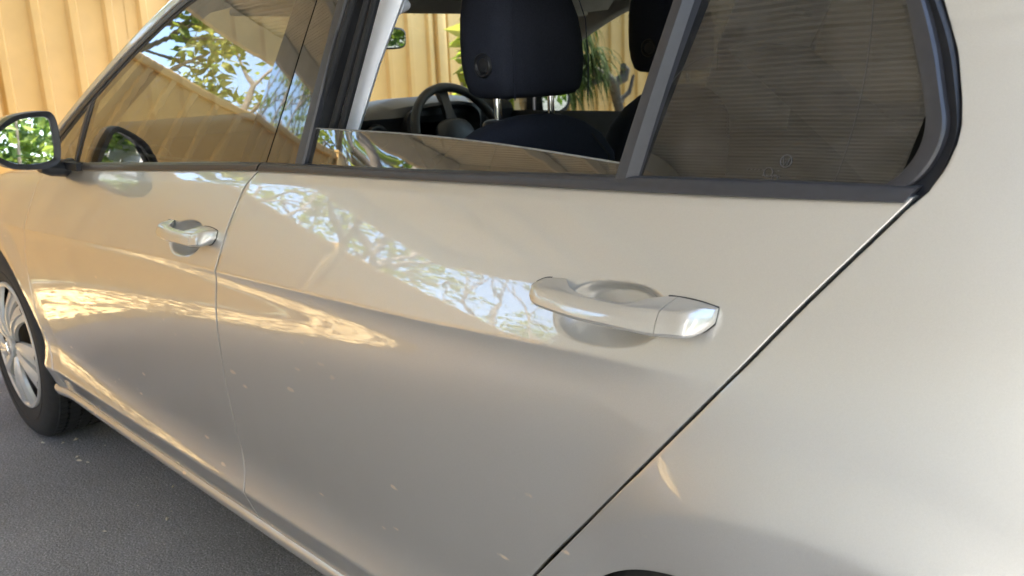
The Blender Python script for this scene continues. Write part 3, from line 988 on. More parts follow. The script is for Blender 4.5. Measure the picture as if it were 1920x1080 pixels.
# wheels
def wheel(x, side, proto=None):
    yo = .868
    if proto is not None:
        w = empty("wheel", (x, 0, 0)); 
        w.parent = car; w.matrix_parent_inverse = car.matrix_world.inverted()
        for c in proto.children:
            q = c.copy(); COL.objects.link(q)
            q.parent = w
            q.matrix_parent_inverse = Matrix.Identity(4)
        if side > 0:
            w.matrix_world = Matrix.Translation((x, 0, 0)) @ Matrix.Rotation(math.pi, 4, 'Z')
        return w
    w = empty("wheel", (x, 0, 0))
    w.parent = car; w.matrix_parent_inverse = car.matrix_world.inverted()
    zc0 = .305
    prof = []
    Rt = .308
    side_p = [(.200, -.004), (.212, .004), (.228, .010), (.255, .0125), (.280, .010), (.294, .001), (.301, -.008), (.3045, -.016)]
    prof += [(r, h) for r, h in side_p]
    h = -.018
    for g in range(5):
        wd = .030 if g not in (0, 4) else .022
        prof += [(Rt, h), (Rt, h-wd), (Rt-.008, h-wd-.001), (Rt-.008, h-wd-.008)]
        h -= wd+.009
    prof = prof[:-2]
    prof += [(.3, h+.0), (.28, h-.02), (.22, h-.012), (.20, h)]
    MB().lathe([(r, hh) for r, hh in prof], (x, -yo, zc0), (0, -1, 0), 96).build("tyre", M['tyre'], w, angle=30)
    # fine sidewall rings and tread sipes
    MB().lathe([(.243, .0118), (.244, .0135), (.246, .0135), (.247, .0122)], (x, -yo, zc0), (0, -1, 0), 80).build("sidewall_ring", M['tyre'], w)
    sp = MB()
    for k in range(72):
        a = 2*math.pi*k/72
        m4 = Matrix.Translation((x, -yo+.03, zc0)) @ Matrix.Rotation(a, 4, 'Y') @ Matrix.Translation((0, 0, .3074))
        sp.box((-.0012, -.010, -.003), (.0012, .012, .0013), m4)
        m4 = Matrix.Translation((x, -yo+.115, zc0)) @ Matrix.Rotation(a+.03, 4, 'Y') @ Matrix.Translation((0, 0, .3074))
        sp.box((-.0012, -.09, -.003), (.0012, .085, .0009), m4)
    o = sp.build("tread_sipes", M['dark'], w, smooth=False)
    o['kind'] = 'stuff'
    MB().lathe([(.197, -.075), (.197, -.03), (.06, -.03), (.0, -.03)], (x, -yo, zc0), (0, -1, 0), 48).build("brake_well", M['dark'], w)
    MB().lathe([(.206, -.006), (.207, .003), (.204, .008), (.198, .0085), (.192, .005), (.190, -.004)], (x, -yo, zc0), (0, -1, 0), 80).build("wheel_cover_rim", M['alloy'], w)
    first = None
    for k in range(10):
        if first is None:
            mb = MB()
            rows = []
            for r in np.linspace(.030, .195, 18):
                t = (r-.03)/.165
                half = (.0115+.0235*t**1.1)
                tw = .20*t*t
                rise = .010+.012*math.sin(math.pi*min(1, t*1.05))*.9-.006*t
                row = []
                for u in (-1, -.92, -.35, .12, .2, .9, 1):
                    ang = u*half/r*1.0+tw
                    ang = max(-.42, min(.62, ang))
                    hh = rise+(.006 if -.4 < u < .15 else 0)-(.010 if abs(u) > .95 else 0)
                    row.append((r*math.sin(ang), -hh, r*math.cos(ang)))
                rows.append(row)
            mb.grid(rows)
            first = mb.build("spoke", M['alloy'], w, angle=28)
            o = first
        else:
            o = first.copy()
            COL.objects.link(o)
            o.parent = w
        o.matrix_parent_inverse = Matrix.Identity(4)
        pair = (k//2)*72+(-11 if k % 2 == 0 else 15)
        o.matrix_basis = Matrix.Translation((0, -yo-.0, zc0)) @ Matrix.Rotation(R(pair+20), 4, 'Y')
    cap = MB().lathe([(.034, .012), (.034, .0245), (.031, .0265), (.0, .0270)], (x, -yo, zc0), (0, -1, 0), 40).build("centre_cap", M['alloy'], w)
    bd = MB()
    c = Vector((x, -yo-.0275, zc0))
    bd.tube([c+Vector((.023*math.cos(t), 0, .023*math.sin(t))) for t in np.linspace(0, 2*math.pi, 30)], .0016, 6, cap=False)
    for pts in (((-.009, .019), (0, .004), (.009, .019)), ((-.017, .012), (-.008, -.016), (0, .0), (.008, -.016), (.017, .012))):
        bd.tube([c+Vector((a, -.0002, b)) for a, b in pts], .0016, 5)
    bd.build("badge", M['chrome'], w)
    return w
w0 = wheel(0.0, -1)
for c in w0.children:            # bring every piece into the wheel's own frame so that it can be copied
    if not c.name.startswith("spoke"):
        c.matrix_parent_inverse = Matrix.Identity(4)
wheel(2.637, -1, w0)
wheel(0.0, 1, w0)
wheel(2.637, 1, w0)

# door mirrors
MIR = [(-1.0123, .9881), (-.9786, 1.0213), (-.941, 1.041), (-.8812, 1.0459), (-.8608, 1.0369), (-.8539, 1.003), (-.857, .9447), (-.8671, .9195), (-.8976, .9078), (-.962, .9129), (-.994, .929), (-1.0125, .9534)]
MGL = [(-1.0, .9869), (-.9802, 1.0039), (-.9414, 1.0267), (-.9056, 1.0320), (-.8746, 1.0289), (-.8694, 1.004), (-.8715, .946), (-.881, .9273), (-.9238, .9213), (-.9582, .9265), (-.9894, .9444), (-1.0004, .9645)]
def closed(pts, n):
    p = np.array(pts)
    out = []
    k = len(p)
    for i in range(k):
        a, b, c, d = p[(i-1) % k], p[i], p[(i+1) % k], p[(i+2) % k]
        for t in np.linspace(0, 1, n, endpoint=False):
            out.append(tuple(.5*((2*b)+(-a+c)*t+(2*a-5*b+4*c-d)*t*t+(-a+3*b-3*c+d)*t**3)))
    return out
mir = empty("door_mirror", (.64, -.93, .97)); mir.parent = car; mir.matrix_parent_inverse = car.matrix_world.inverted()
om, gm = closed(MIR, 6), closed(MGL, 6)
cy, cz_ = np.mean([p[0] for p in om]), np.mean([p[1] for p in om])
def sec(pts, x, k, sl=.0):
    return [(x+sl*(p[0]-cy), cy+(p[0]-cy)*k, cz_+(p[1]-cz_)*k) for p in pts]
hs = MB()
hs.grid([sec(gm, .664, .985), sec(gm, .682, 1.005), sec(om, .690, .965), sec(om, .690, .985), sec(om, .683, 1.0), sec(om, .655, 1.0), sec(om, .648, 1.0)], close_u=True)
hs.build("mirror_surround", M['plastic'], mir, angle=50)
hb = MB()
hb.loft([sec(om, .648, .995), sec(om, .64, 1.0), sec(om, .60, .97), sec(om, .565, .86), sec(om, .545, .66), sec(om, .538, .35)])
hb.build("mirror_shell", M['paint'], mir, angle=60)
MGRP = sec(gm, .668, .99)
# glass turned so that the driver, on the far side of the cabin, sees along the flank
gmb = MB()
gmb.add([(p[0]+.17*(p[1]-cy)-.065*(p[2]-cz_), p[1], p[2]) for p in MGRP], [tuple(range(len(MGRP)))])
gmb.build("mirror_glass", M['mirror'], mir, smooth=False)
ft = MB()
ft.loft([[(x+.03*c, y+.0*c, z+.022*s) for c, s in [(math.cos(t), math.sin(t)) for t in np.linspace(0, 2*math.pi, 14, endpoint=False)]] for x, y, z in ((.62, -.80, .905), (.63, -.84, .900), (.635, -.875, .906), (.64, -.90, .918))])
ft.build("mirror_foot", M['plastic'], mir, angle=60)
MB().box((.52, -.845, .899), (.74, -.80, .918)).build("mirror_base", M['black'], mir)
mir2 = empty("door_mirror", (.64, .93, .97)); mir2.parent = car; mir2.matrix_parent_inverse = car.matrix_world.inverted()
for c in list(mir.children):
    if c.name.startswith("mirror_glass"):
        g2 = MB()
        g2.add([(p[0]+.30*(p[1]-cy)*-1+.03*(p[2]-cz_), -p[1], p[2]) for p in MGRP], [tuple(range(len(MGRP)))])
        g2.build("mirror_glass", M['mirror'], mir2, smooth=False)
    else:
        mirrored(c, mir2)

# ---- cabin
def front_seat(cx, cy, dz=0.0):
    s = empty("front_seat", (cx-.3, cy, .3)); s.parent = car; s.matrix_parent_inverse = car.matrix_world.inverted()
    secs = []
    for z, ax, ay, dx in ((.47, .075, .22, -.10), (.52, .085, .245, -.085), (.62, .085, .255, -.06), (.76, .075, .262, -.03), (.86, .066, .258, -.01), (.925, .058, .235, .004), (.965, .050, .190, .012), (.990, .042, .135, .016), (1.004, .030, .085, .018), (1.009, .012, .04, .018)):
        secs.append([(x, y, z+dz+.010*math.cos((y-cy)/.26*1.5)) for x, y in superellipse(cx+dx, cy, ax, ay, 3.0, 48)])
    b = MB().loft(secs).build("backrest", M['cloth'], s, angle=60)
    # piping seams over the shoulders
    for sg in (-1, 1):
        MB().tube([(cx+.06, cy+sg*.17, .85+dz), (cx+.068, cy+sg*.165, .93+dz), (cx+.055, cy+sg*.13, .973+dz), (cx+.03, cy+sg*.10, 1.003+dz), (cx-.02, cy+sg*.09, 1.003+dz)], .0018, 6).build("seam", M['black'], s)
    secs = []
    for x, ay, az in ((cx-.60, .20, .05), (cx-.56, .235, .075), (cx-.40, .25, .085), (cx-.15, .25, .08), (cx-.08, .24, .06)):
        secs.append([(x, cy+a, .42+b_) for a, b_ in superellipse(0, 0, ay, az, 3.2, 32)])
    MB().loft(secs).build("cushion", M['cloth'], s, angle=60)
    hr = empty("headrest", (cx, cy, 1.1+dz)); hr.parent = s; hr.matrix_parent_inverse = s.matrix_world.inverted()
    secs = []
    for z, ax, ay, dx in ((1.046, .045, .078, .004), (1.049, .060, .096, .004), (1.058, .070, .107, .003), (1.08, .076, .113, .002), (1.11, .079, .116, 0), (1.15, .079, .115, -.002), (1.19, .077, .110, -.006), (1.225, .070, .101, -.011), (1.245, .058, .090, -.014), (1.258, .038, .069, -.017), (1.262, .015, .037, -.018)):
        secs.append([(x, y, z+dz+.006) for x, y in superellipse(cx+dx, cy, ax, ay, 3.6, 56)])
    MB().loft(secs).build("headrest_pad", M['cloth'], hr, angle=60)
    for sg in (-1, 1):
        MB().tube([(cx+.0735, cy+sg*.098, 1.05+dz), (cx+.0745, cy+sg*.0995, 1.12+dz), (cx+.071, cy+sg*.0965, 1.19+dz), (cx+.062, cy+sg*.087, 1.23+dz)], .0011, 6).build("seam", M['cloth'], hr)
        MB().tube([(cx, cy+sg*.072, .98+dz), (cx, cy+sg*.072, 1.09+dz)], .0068, 14).build("headrest_rod", M['chrome'], hr)
        MB().lathe([(.0, .014), (.019, .014), (.026, .011), (.029, .006), (.029, -.012)], (cx, cy+sg*.072, 1.000+dz), (0, 0, 1), 24).build("rod_collar", M['plastic'], hr)
    bx, bz = cx+.012, 1.112+dz
    by = cy-.1158
    MB().lathe([(.0, .0015), (.0105, .0015), (.0125, .0005), (.0135, -.0015), (.0150, -.0005), (.0168, .0032), (.0195, .0038), (.0215, .002), (.023, -.004)], (bx, by, bz), (0, -1, 0), 32).build("headrest_button", M['plastic'], hr)
    return s
front_seat(1.822, -.374)
front_seat(1.635, .36, .026)
bn = []
for z, ax, ay, dx in ((.40, .09, .60, 0), (.50, .09, .62, .02), (.70, .08, .63, .06), (.84, .06, .62, .09), (.89, .03, .58, .10)):
    bn.append([(x, y, z) for x, y in superellipse(2.62+dx, 0, ax, ay, 5, 44)])
MB().loft(bn).build("rear_bench_back", M['cloth'], car, angle=60)
MB().loft([[(x, y, z) for x, y in superellipse(2.36, 0, ax, .62, 5, 40)] for z, ax in ((.30, .24), (.36, .26), (.42, .25), (.45, .2))]).build("rear_bench_cushion", M['cloth'], car, angle=60)
bevelled_box((2.72, -.62, .93), (3.10, .62, .95), .006).build("parcel_shelf", M['dark'], car)
# belt reel cover / C pillar trim seen through the tinted glass
cp = MB()
cp.loft([[(x-.035, y, z), (x+.05, y, z-.01), (x+.055, y+.03, z), (x-.03, y+.03, z+.01)] for x, y, z in ((2.44, -.60, 1.12), (2.52, -.61, 1.06), (2.60, -.62, 1.0), (2.68, -.63, .93))])
cp.build("rear_pillar_trim", M['liner'], car, angle=60)
for s in (-1, 1):
    d = MB()
    d.grid([[(x, s*(float(Ybody(x, .90))-.075-.02*sstep(.93, .5, z)), z) for x in np.linspace(.42, 2.55, 40)] for z in np.linspace(.30, .945, 16)])
    d.grid([[(x, s*(float(Ybody(x, .90))-.075+q),   .945-.003*q/.016) for x in np.linspace(.42, 2.55, 40)] for q in (0, .008, .016)])
    d.build("door_card", M['plastic'], car, angle=50)
    bevelled_box((.95, s*.722-.02, .80), (1.30, s*.722+.02, .855), .012).build("door_pull", M['trimgrey'], car)
# B pillars: black frame, rubber seals, pale inner trim with belt loop
def bpillar(sgn):
    b = empty("centre_pillar", (1.72, sgn*.74, .95)); b.parent = car; b.matrix_parent_inverse = car.matrix_world.inverted()
    mb = MB()
    mb.loft([[(x0, sgn*(y-.012), z), (x1, sgn*(y-.012), z), (x1, sgn*(y-.05), z), (x0, sgn*(y-.05), z)] for x0, x1, y, z in ((1.60, 1.748, .822, .95), (1.66, 1.772, .745, 1.20), (1.68, 1.785, .71, 1.32))])
    mb.build("pillar_frame", M['dark'], b)
    for k in (0, 2, 3):
        xb, xt = 1.7355+.0175*k, 1.815+.0165*k
        y0, y1 = .783-.006*k, .742-.003*k
        MB().tube([(xb-.022, sgn*(y0+.016), .95), (xb, sgn*y0, 1.022), (xt, sgn*y1, 1.2195), (xt+.03, sgn*(y1-.02), 1.31)], .0065, 10).build("pillar_seal", M['dark'], b)
    secs = []
    for z, xo, yo in ((.90, 1.705, .772), (.95, 1.722, .757), (1.02, 1.747, .736), (1.12, 1.790, .718), (1.2175, 1.846, .703), (1.31, 1.895, .688)):
        xi = xo+.040
        secs.append([(xo-.02, sgn*(yo-.004), z), (xo, sgn*yo, z), ((xo+xi)/2, sgn*(yo+.001), z), (xi-.005, sgn*(yo-.001), z), (xi, sgn*(yo-.005), z), (xi-.004, sgn*(yo-.012), z), (xi-.085, sgn*(yo-.05), z), (xi-.16, sgn*(yo-.09), z), (xo-.20, sgn*(yo-.09), z), (xo-.10, sgn*(yo-.02), z)])
    MB().loft(secs).build("pillar_trim", M['trimgrey'], b, angle=50)
    MB().tube([(1.812, sgn*.70, 1.235), (1.835, sgn*.688, 1.216), (1.842, sgn*.672, 1.208), (1.838, sgn*.660, 1.212), (1.82, sgn*.652, 1.225)], [.009, .011, .012, .011, .009], 12).build("belt_loop", M['trimgrey'], b)
bpillar(-1)
bpillar(1)
for s in (-1, 1):
    MB().loft([[(x, s*y, z), (x+.045, s*(y+.012), z-.02), (x+.06, s*(y-.035), z-.01), (x+.01, s*(y-.05), z+.02)] for x, y, z in ((.33, .725, .93), (.50, .715, 1.00), (.74, .69, 1.115), (1.0, .665, 1.235))]).build("screen_pillar_trim", M['liner'], car, angle=60)
    rl = res(RAIL_D, 120)
    MB().loft([[(x, s*(float(Yglass(x, z))-.012), z+.012), (x, s*(float(Yglass(x, z))-.02), z-.004), (x, s*(float(Yglass(x, z))-.06), z+.0), (x, s*(float(Yglass(x, z))-.10), z+.055)] for x, z in rl if .95 < x < 2.62]).build("roof_trim", M['liner'], car, angle=60)
# header with folded visors
MB().loft([[(1.02+.10*(y/.62)**2, y, 1.258), (1.00+.10*(y/.62)**2, y, 1.285), (1.22, y, 1.355), (1.30, y, 1.34), (1.15+.08*(y/.62)**2, y, 1.262)] for y in np.linspace(-.60, .60, 21)]).build("header_trim", M['liner'], car, angle=40)
for cy_ in (-.36, .36):
    bevelled_box((1.03, cy_-.19, 1.246), (1.19, cy_+.19, 1.262), .006).build("sun_visor", M['liner'], car)
im = MB(); im.loft([[(x, y, z) for y, z in superellipse(0.0, 1.185, ay, az, 4, 28)] for x, ay, az in ((.925, .06, .010), (.93, .10, .026), (.948, .108, .031), (.955, .108, .031), (.957, .102, .026))])
def turn(mb, c, az, el):
    m4 = Matrix.Translation(c) @ Matrix.Rotation(az, 4, 'Z') @ Matrix.Rotation(el, 4, 'Y') @ Matrix.Translation([-q for q in c])
    mb.v = [tuple(m4 @ Vector(p)) for p in mb.v]
    return mb
turn(im, (.94, 0, 1.185), R(18), R(4))
im.v = [(q[0], q[1]-.055, q[2]+.012) for q in im.v]
imr = im.build("interior_mirror", M['plastic'], car, angle=50)
ig = MB(); ig.add([(.9578, y, z) for y, z in superellipse(0.0, 1.185, .101, .0255, 4, 28)], [tuple(range(28))])
turn(ig, (.94, 0, 1.185), R(18), R(4))
ig.v = [(q[0], q[1]-.055, q[2]+.012) for q in ig.v]
ig.build("mirror_glass", M['mirror'], imr, smooth=False)
MB().tube([(.935, -.055, 1.212), (.92, -.04, 1.28)], .010, 10).build("mirror_stalk", M['plastic'], imr)
# dashboard, binnacle, wheel
db = []
for y in np.linspace(-.72, .72, 37):
    hump = .022*math.exp(-((y-.37)/.20)**4)
    db.append([(.20, y, .955), (.34, y, .985+hump*.3), (.50, y, .998+hump*.6), (.60, y, .994+hump), (.66, y, .975+hump*.7), (.675, y, .955), (.66, y, .93), (.66, y, .86), (.64, y, .80), (.69, y, .74), (.60, y, .50), (.4, y, .45)])
MB().loft(db).build("dashboard", M['plastic'], car, angle=40)
for y0 in (-.62, .70-.08, .0, .1):
    MB().lathe([(.028, .012), (.036, .012), (.040, .006), (.042, -.005)], (.675, y0, .90), (1, 0, .1), 24).build("air_vent", M['satin'], car)
bn = MB()
bn.loft([[(0.620, .37+a, .905+b_) for a, b_ in superellipse(0, 0, .16, .065, 3, 28)], [(0.700, .37+a, .925+b_) for a, b_ in superellipse(0, 0, .165, .072, 3, 28)], [(0.705, .37+a, .925+b_) for a, b_ in superellipse(0, 0, .155, .062, 3, 28)], [(0.660, .37+a, .915+b_) for a, b_ in superellipse(0, 0, .14, .055, 3, 28)]])
bn.build("instrument_hood", M['plastic'], car, angle=40)
stw = empty("steering_wheel", (.90, .37, .885)); stw.parent = car; stw.matrix_parent_inverse = car.matrix_world.inverted()
ax = Vector((math.cos(R(24)), 0, math.sin(R(24))))
a1 = Vector((0, 1, 0)); a2 = ax.cross(a1)*-1
c0 = Vector((.775, .37, .878))
MB().tube([c0+.182*(math.cos(t)*a1+math.sin(t)*a2) for t in np.linspace(0, 2*math.pi, 65)], .0155, 14, cap=False).build("rim", M['black'], stw, angle=180)
hub = MB()
hub.loft([[c0-ax*h+a1*p+a2*q for p, q in superellipse(0, -.005, ra_*1.15, ra_, 3, 28)] for h, ra_ in ((.05, .05), (.03, .068), (.012, .070), (.002, .062))])
hub.build("hub", M['plastic'], stw, angle=50)
for ang, wd in ((12, .022), (168, .022), (270, .018)):
    d = math.cos(R(ang))*a1+math.sin(R(ang))*a2
    n_ = ax.cross(d)
    MB().loft([[c0+d*r-ax*h+n_*wd*k*sn for sn, h in ((-1, .030), (1, .030), (1, .012), (-1, .012))] for r, k in ((.055, 1.5), (.10, 1.0), (.14, .95), (.176, 1.2))]).build("spoke", M['satin'], stw)
MB().tube([(.53, .37, .75), c0-ax*.04], .045, 16).build("column", M['plastic'], stw)

# ------------------------------------------------------------------ the place
def sheet(name, x0, y0, x1, y1, z, m, kind="structure"):
    o = MB().add([(x0, y0, z), (x1, y0, z), (x1, y1, z), (x0, y1, z)], [(0, 1, 2, 3)]).build(name, m, smooth=False)
    return tag(o, kind=kind)
sheet("driveway", -90, -90, 90, 90, 0.0, M['asphalt'])
sheet("paving_strip", -2.085, -12, -.88, 14, .004, M['gravel'])
sheet("garden_soil", -40, -40, -2.12, 40, .004, M['soil'])

FX, FH = -2.1, 1.93
fence = tag(empty("steel_fence", (FX, 0, 0)), "cream ribbed steel fence across the end of the driveway, in front of the car", "fence")
pitch = .1875
def rib_sheet(n):
    pr = [(0.0, 0.0)]
    for k in range(n):
        c = pitch*(k+.5)
        pr += [(c-.034, 0), (c-.031, .001), (c-.019, .024), (c-.016, .0255), (c+.016, .0255), (c+.019, .024), (c+.031, .001), (c+.034, 0)]
        if k < n-1:
            pr += [(c+pitch/2, 0.0015)]
    pr += [(pitch*n, 0.0)]
    return pr
sheet_me = None
y = -12.3
bay = 0
posts = []
while y < 11.5:
    posts.append(y)
    for s in range(4):
        if sheet_me is None:
            pr = rib_sheet(4)
            mb = MB()
            zz = [.03, .5, 1.0, 1.5, FH-.02]
            mb.grid([[(q, p, z) for p, q in pr] for z in zz])
            mb.grid([[(q-.002, p, z) for p, q in pr] for z in zz])
            o = mb.build("fence_sheet", M['fence'], fence, angle=20)
            sheet_me = o.data
        else:
            o = bpy.data.objects.new("fence_sheet", sheet_me)
            COL.objects.link(o)
            o.parent = fence
        o.matrix_parent_inverse = Matrix.Identity(4)
        o.location = (0.003*(s % 2), y+.75*s, 0)
    y += 3.0
post_me = rail_me = None
for i, py in enumerate(posts):
    if post_me is None:
        mb = bevelled_box((-.035, -.04, 0), (.045, .04, FH+.05), .006)
        b2 = bevelled_box((-.042, -.047, FH+.05), (.052, .047, FH+.075), .006)
        mb.add(b2.v, b2.f)
        o = mb.build("fence_post", M['fence'], fence)
        post_me = o.data
        r_ = bevelled_box((-.028, .05, FH-.02), (.036, 2.95, FH+.035), .008).build("fence_rail", M['fence'], fence)
        rail_me = r_.data
        r_.matrix_parent_inverse = Matrix.Identity(4); r_.location = (0, py, 0)
    else:
        o = bpy.data.objects.new("fence_post", post_me); COL.objects.link(o); o.parent = fence
        r_ = bpy.data.objects.new("fence_rail", rail_me); COL.objects.link(r_); r_.parent = fence
        r_.location = (0, py, 0)
    o.matrix_parent_inverse = Matrix.Identity(4)
    o.location = (0, py, 0)

# carport
CX0, CX1, CY0, CY1, CZ = -1.22, 3.05, -3.42, 2.70, 2.235
cpt = tag(empty("carport", (1.5, -.5, 0)), "cream steel carport with a ribbed roof above the parked car", "carport")
def cpart(mb, name, m, **k):
    return mb.build(name, m, cpt, **k)
w = .762
n = int(round((CY1-CY0)/w))
first = None
for i in range(n):
    if first is None:
        pr = [(0, 0)]
        for k in range(22):
            c = (k+.5)*w/22
            g = .0125 if k % 6 else .026
            pr += [(c-.011, 0), (c-.006, g), (c+.006, g), (c+.011, 0)]
        pr += [(w, 0)]
        mb = MB()
        for dz in (0, .0025):
            mb.grid([[(x, p, q+dz+.012*(x-CX0)) for p, q in pr] for x in np.linspace(CX0-.04, CX1, 6)])
        first = cpart(mb, "roof_sheet", M['cream'], angle=20)
        first.matrix_parent_inverse = cpt.matrix_world.inverted()
        o = first
    else:
        o = first.copy(); COL.objects.link(o)
        o.parent = cpt
        o.matrix_parent_inverse = first.matrix_parent_inverse.copy()
    o.location = (0, CY0+i*w, CZ)
for x in (CX0+.03, .55, CX1-.05):
    h = .16 if x in (CX0+.03, CX1-.05) else .10
    t = CZ+.012*(x-CX0)-.004
    cpart(bevelled_box((x-.03, CY0, t-h), (x+.03, CY1, t), .005), "roof_beam", M['beam'])
for x in np.arange(-.35, .1, .4):
    if min(abs(x-.55), abs(x-2.0)) > .2:
        t = CZ+.012*(x-CX0)-.004
        cpart(bevelled_box((x-.018, CY0+.05, t-.05), (x+.018, CY1-.05, t), .003), "purlin", M['beam'])
for yy in (CY0+.032, CY1+.03):
    cpart(bevelled_box((CX0, yy-.028, CZ-.14), (CX1, yy+.028, CZ+.07), .005), "side_beam", M['beam'])
for x in (CX0+.03, CX1-.05):
    for yy in (CY1-.06,):
        cpart(bevelled_box((x-.045, yy-.045, 0), (x+.045, yy+.045, CZ-.12), .006), "carport_post", M['beam'])

# unseen house added on the camera's side; its pale wall lights the car's flank
hs_ = tag(empty("added_house", (4, -6.5, 0)), "single-storey cream rendered house standing beside the carport", "house")
HY = -3.45
hw = MB()
for lo, hi in (((.04, HY-.25, 0), (4.4, HY, 2.7)), ((5.6, HY-.25, 0), (6.6, HY, 2.7)), ((7.5, HY-.25, 0), (9.5, HY, 2.7)), ((4.4, HY-.25, 0), (5.6, HY, .95)), ((4.4, HY-.25, 2.1), (5.6, HY, 2.7)), ((6.6, HY-.25, 2.1), (7.5, HY, 2.7)), ((.04, HY-6, 0), (.29, HY-.25, 2.7)), ((9.25, HY-6, 0), (9.5, HY-.25, 2.7))):
    hw.box(lo, hi)
hw.build("wall", M['render'], hs_, smooth=False)
wf = bevelled_box((4.4, HY-.15, .95), (4.46, HY-.08, 2.1), .004)
for lo, hi in (((5.54, HY-.15, .95), (5.6, HY-.08, 2.1)), ((4.46, HY-.15, .95), (5.54, HY-.08, 1.01)), ((4.46, HY-.15, 2.04), (5.54, HY-.08, 2.1)), ((4.97, HY-.15, 1.01), (5.03, HY-.08, 2.04))):
    b2 = bevelled_box(lo, hi, .004); wf.add(b2.v, b2.f)
wn_ = wf.build("window", M['render'], hs_)
MB().box((4.46, HY-.125, 1.01), (5.54, HY-.12, 2.04)).build("pane", M['privacy'], wn_, smooth=False)
bevelled_box((6.62, HY-.14, .02), (7.48, HY-.09, 2.08), .005).build("door", M['beam'], hs_)
MB().loft([[(x, HY+.12, 2.70), (x, HY+.12, 2.78), (x, HY-3.2, 4.0), (x, HY-6.5, 2.78), (x, HY-6.5, 2.68)] for x in (-.02, 9.9)]).build("roof", M['tile'], hs_, smooth=False)

# ---- vegetation
def leaf_cloud(blobs, count, size, rng, droop=.3):
    mb = MB()
    v, f = [], []
    for _ in range(count):
        c, r = blobs[rng.randrange(len(blobs))]
        d = Vector((rng.gauss(0, 1), rng.gauss(0, 1), rng.gauss(0, 1))).normalized()
        rr = rng.random()**.38
        p = Vector(c)+Vector((d.x*r[0]*rr, d.y*r[1]*rr, d.z*r[2]*rr))
        a = Vector((rng.gauss(0, 1), rng.gauss(0, 1), rng.gauss(0, .6)-droop)).normalized()
        b = a.cross(Vector((rng.gauss(0, 1), rng.gauss(0, 1), rng.gauss(0, 1)))).normalized()
        s = size*rng.uniform(.6, 1.4)
        nrm = a.cross(b)
        k = len(v)
        v += [p, p+a*s*.45+b*s*.24+nrm*s*.07, p+a*s, p+a*s*.45-b*s*.24+nrm*s*.07]
        f += [(k, k+1, k+2), (k, k+2, k+3)]
    mb.add(v, f)
    return mb

def limbs(rng, base, height, r0, depth, spread, lean=(0, 0, 0), kids=3):
    """recursive forked limbs; returns the mesh builder and the twig ends"""
    mb = MB()
    ends = []
    def grow(p, d, length, r, k):
        pts, q, dd = [p], p.copy(), d.copy()
        for i in range(4):
            dd = (dd+Vector((rng.gauss(0, .12), rng.gauss(0, .12), rng.gauss(.03, .08)))).normalized()
            q = q+dd*length/4
            pts.append(q.copy())
        mb.tube(pts, [r*(1-.10*i) for i in range(5)], 6 if r < .03 else 9)
        if k == 0:
            ends.append((q, dd)); return
        for i in range(kids if k < depth else kids+1):
            az = rng.uniform(0, 2*math.pi)
            side = dd.orthogonal().normalized()
            side = Matrix.Rotation(az, 3, dd) @ side
            nd = (dd*math.cos(spread)+side*math.sin(spread)+Vector(lean)*.3).normalized()
            if nd.z < -.1: nd.z *= -.4
            grow(q, nd, length*rng.uniform(.6, .82), r*.60, k-1)
    grow(Vector(base), Vector((lean[0], lean[1], 1)).normalized(), height, r0, depth)
    return mb, ends

def tree(seed, base, trunk_h, r0, depth, spread, label, leafy, size, lm='leaf', lean=(0, 0, 0), kids=3, blob=.45, group="trees behind the fence"):
    rng = random.Random(seed)
    t = tag(empty("garden_tree", base), label, "tree", group)
    mb, ends = limbs(rng, base, trunk_h, r0, depth, spread, lean, kids)
    mb.build("trunk", M['bark'], t, angle=60)
    if leafy:
        blobs = [(e[0], (blob*rng.uniform(.6, 1.2), blob*rng.uniform(.6, 1.2), blob*.7)) for e in ends]
        o = leaf_cloud(blobs, leafy, size, rng).build("crown", M[lm], t, smooth=False, fix=False)
    return t
tree(3, (-4.3, -1.6, 0), 1.35, .10, 3, .62, "leafy green tree growing behind the cream fence, near the left front of the car", 2600, .12, 'leaf2', blob=.42)
tree(11, (-4.6, .6, 0), 1.5, .10, 3, .6, "leafy tree rising behind the fence beyond the bonnet", 2600, .12, 'leaf', blob=.45)
tree(5, (-3.4, -3.1, 0), 1.35, .10, 5, .50, "bare forked frangipani with small leaves behind the fence, next to the leafy tree", 800, .10, 'leaf2', kids=2, blob=.30)
tree(8, (-3.6, -4.9, 0), 1.45, .11, 5, .46, "grey branching frangipani with sparse tufts behind the fence", 700, .10, 'leaf2', kids=2, blob=.30)
tree(21, (-3.8, -7.2, 0), 1.5, .11, 5, .45, "tall thin-branched tree with scattered yellow leaves farther along behind the fence", 900, .10, 'leaf2', kids=2, blob=.36)
tree(23, (-5.2, -9.6, 0), 1.6, .13, 5, .46, "pale branching tree behind the far end of the fence", 1000, .12, 'leaf2', kids=2, blob=.4)
tree(25, (-7.5, -8.0, 0), 1.7, .13, 4, .55, "sparse tree standing well back from the fence between two frangipanis", 1100, .14, 'leaf2', kids=3, blob=.6)
tree(27, (-7.5, -13.5, 0), 1.7, .14, 4, .55, "broad sparse tree far back on the left beyond the fence", 1200, .17, 'leaf2', kids=3, blob=.7)
tree(31, (-2.75, .35, 0), 1.65, .06, 3, .75, "bare branched tree leaning over the fence towards the driveway", 240, .15, 'leaf2', lean=(.18, .0, 0), kids=3, blob=.3)
tree(37, (-2.7, -.95, 0), 1.6, .055, 3, .75, "thin bare tree leaning over the fence beside the leafy tree", 160, .14, 'leaf', lean=(.16, .1, 0), kids=3, blob=.3)
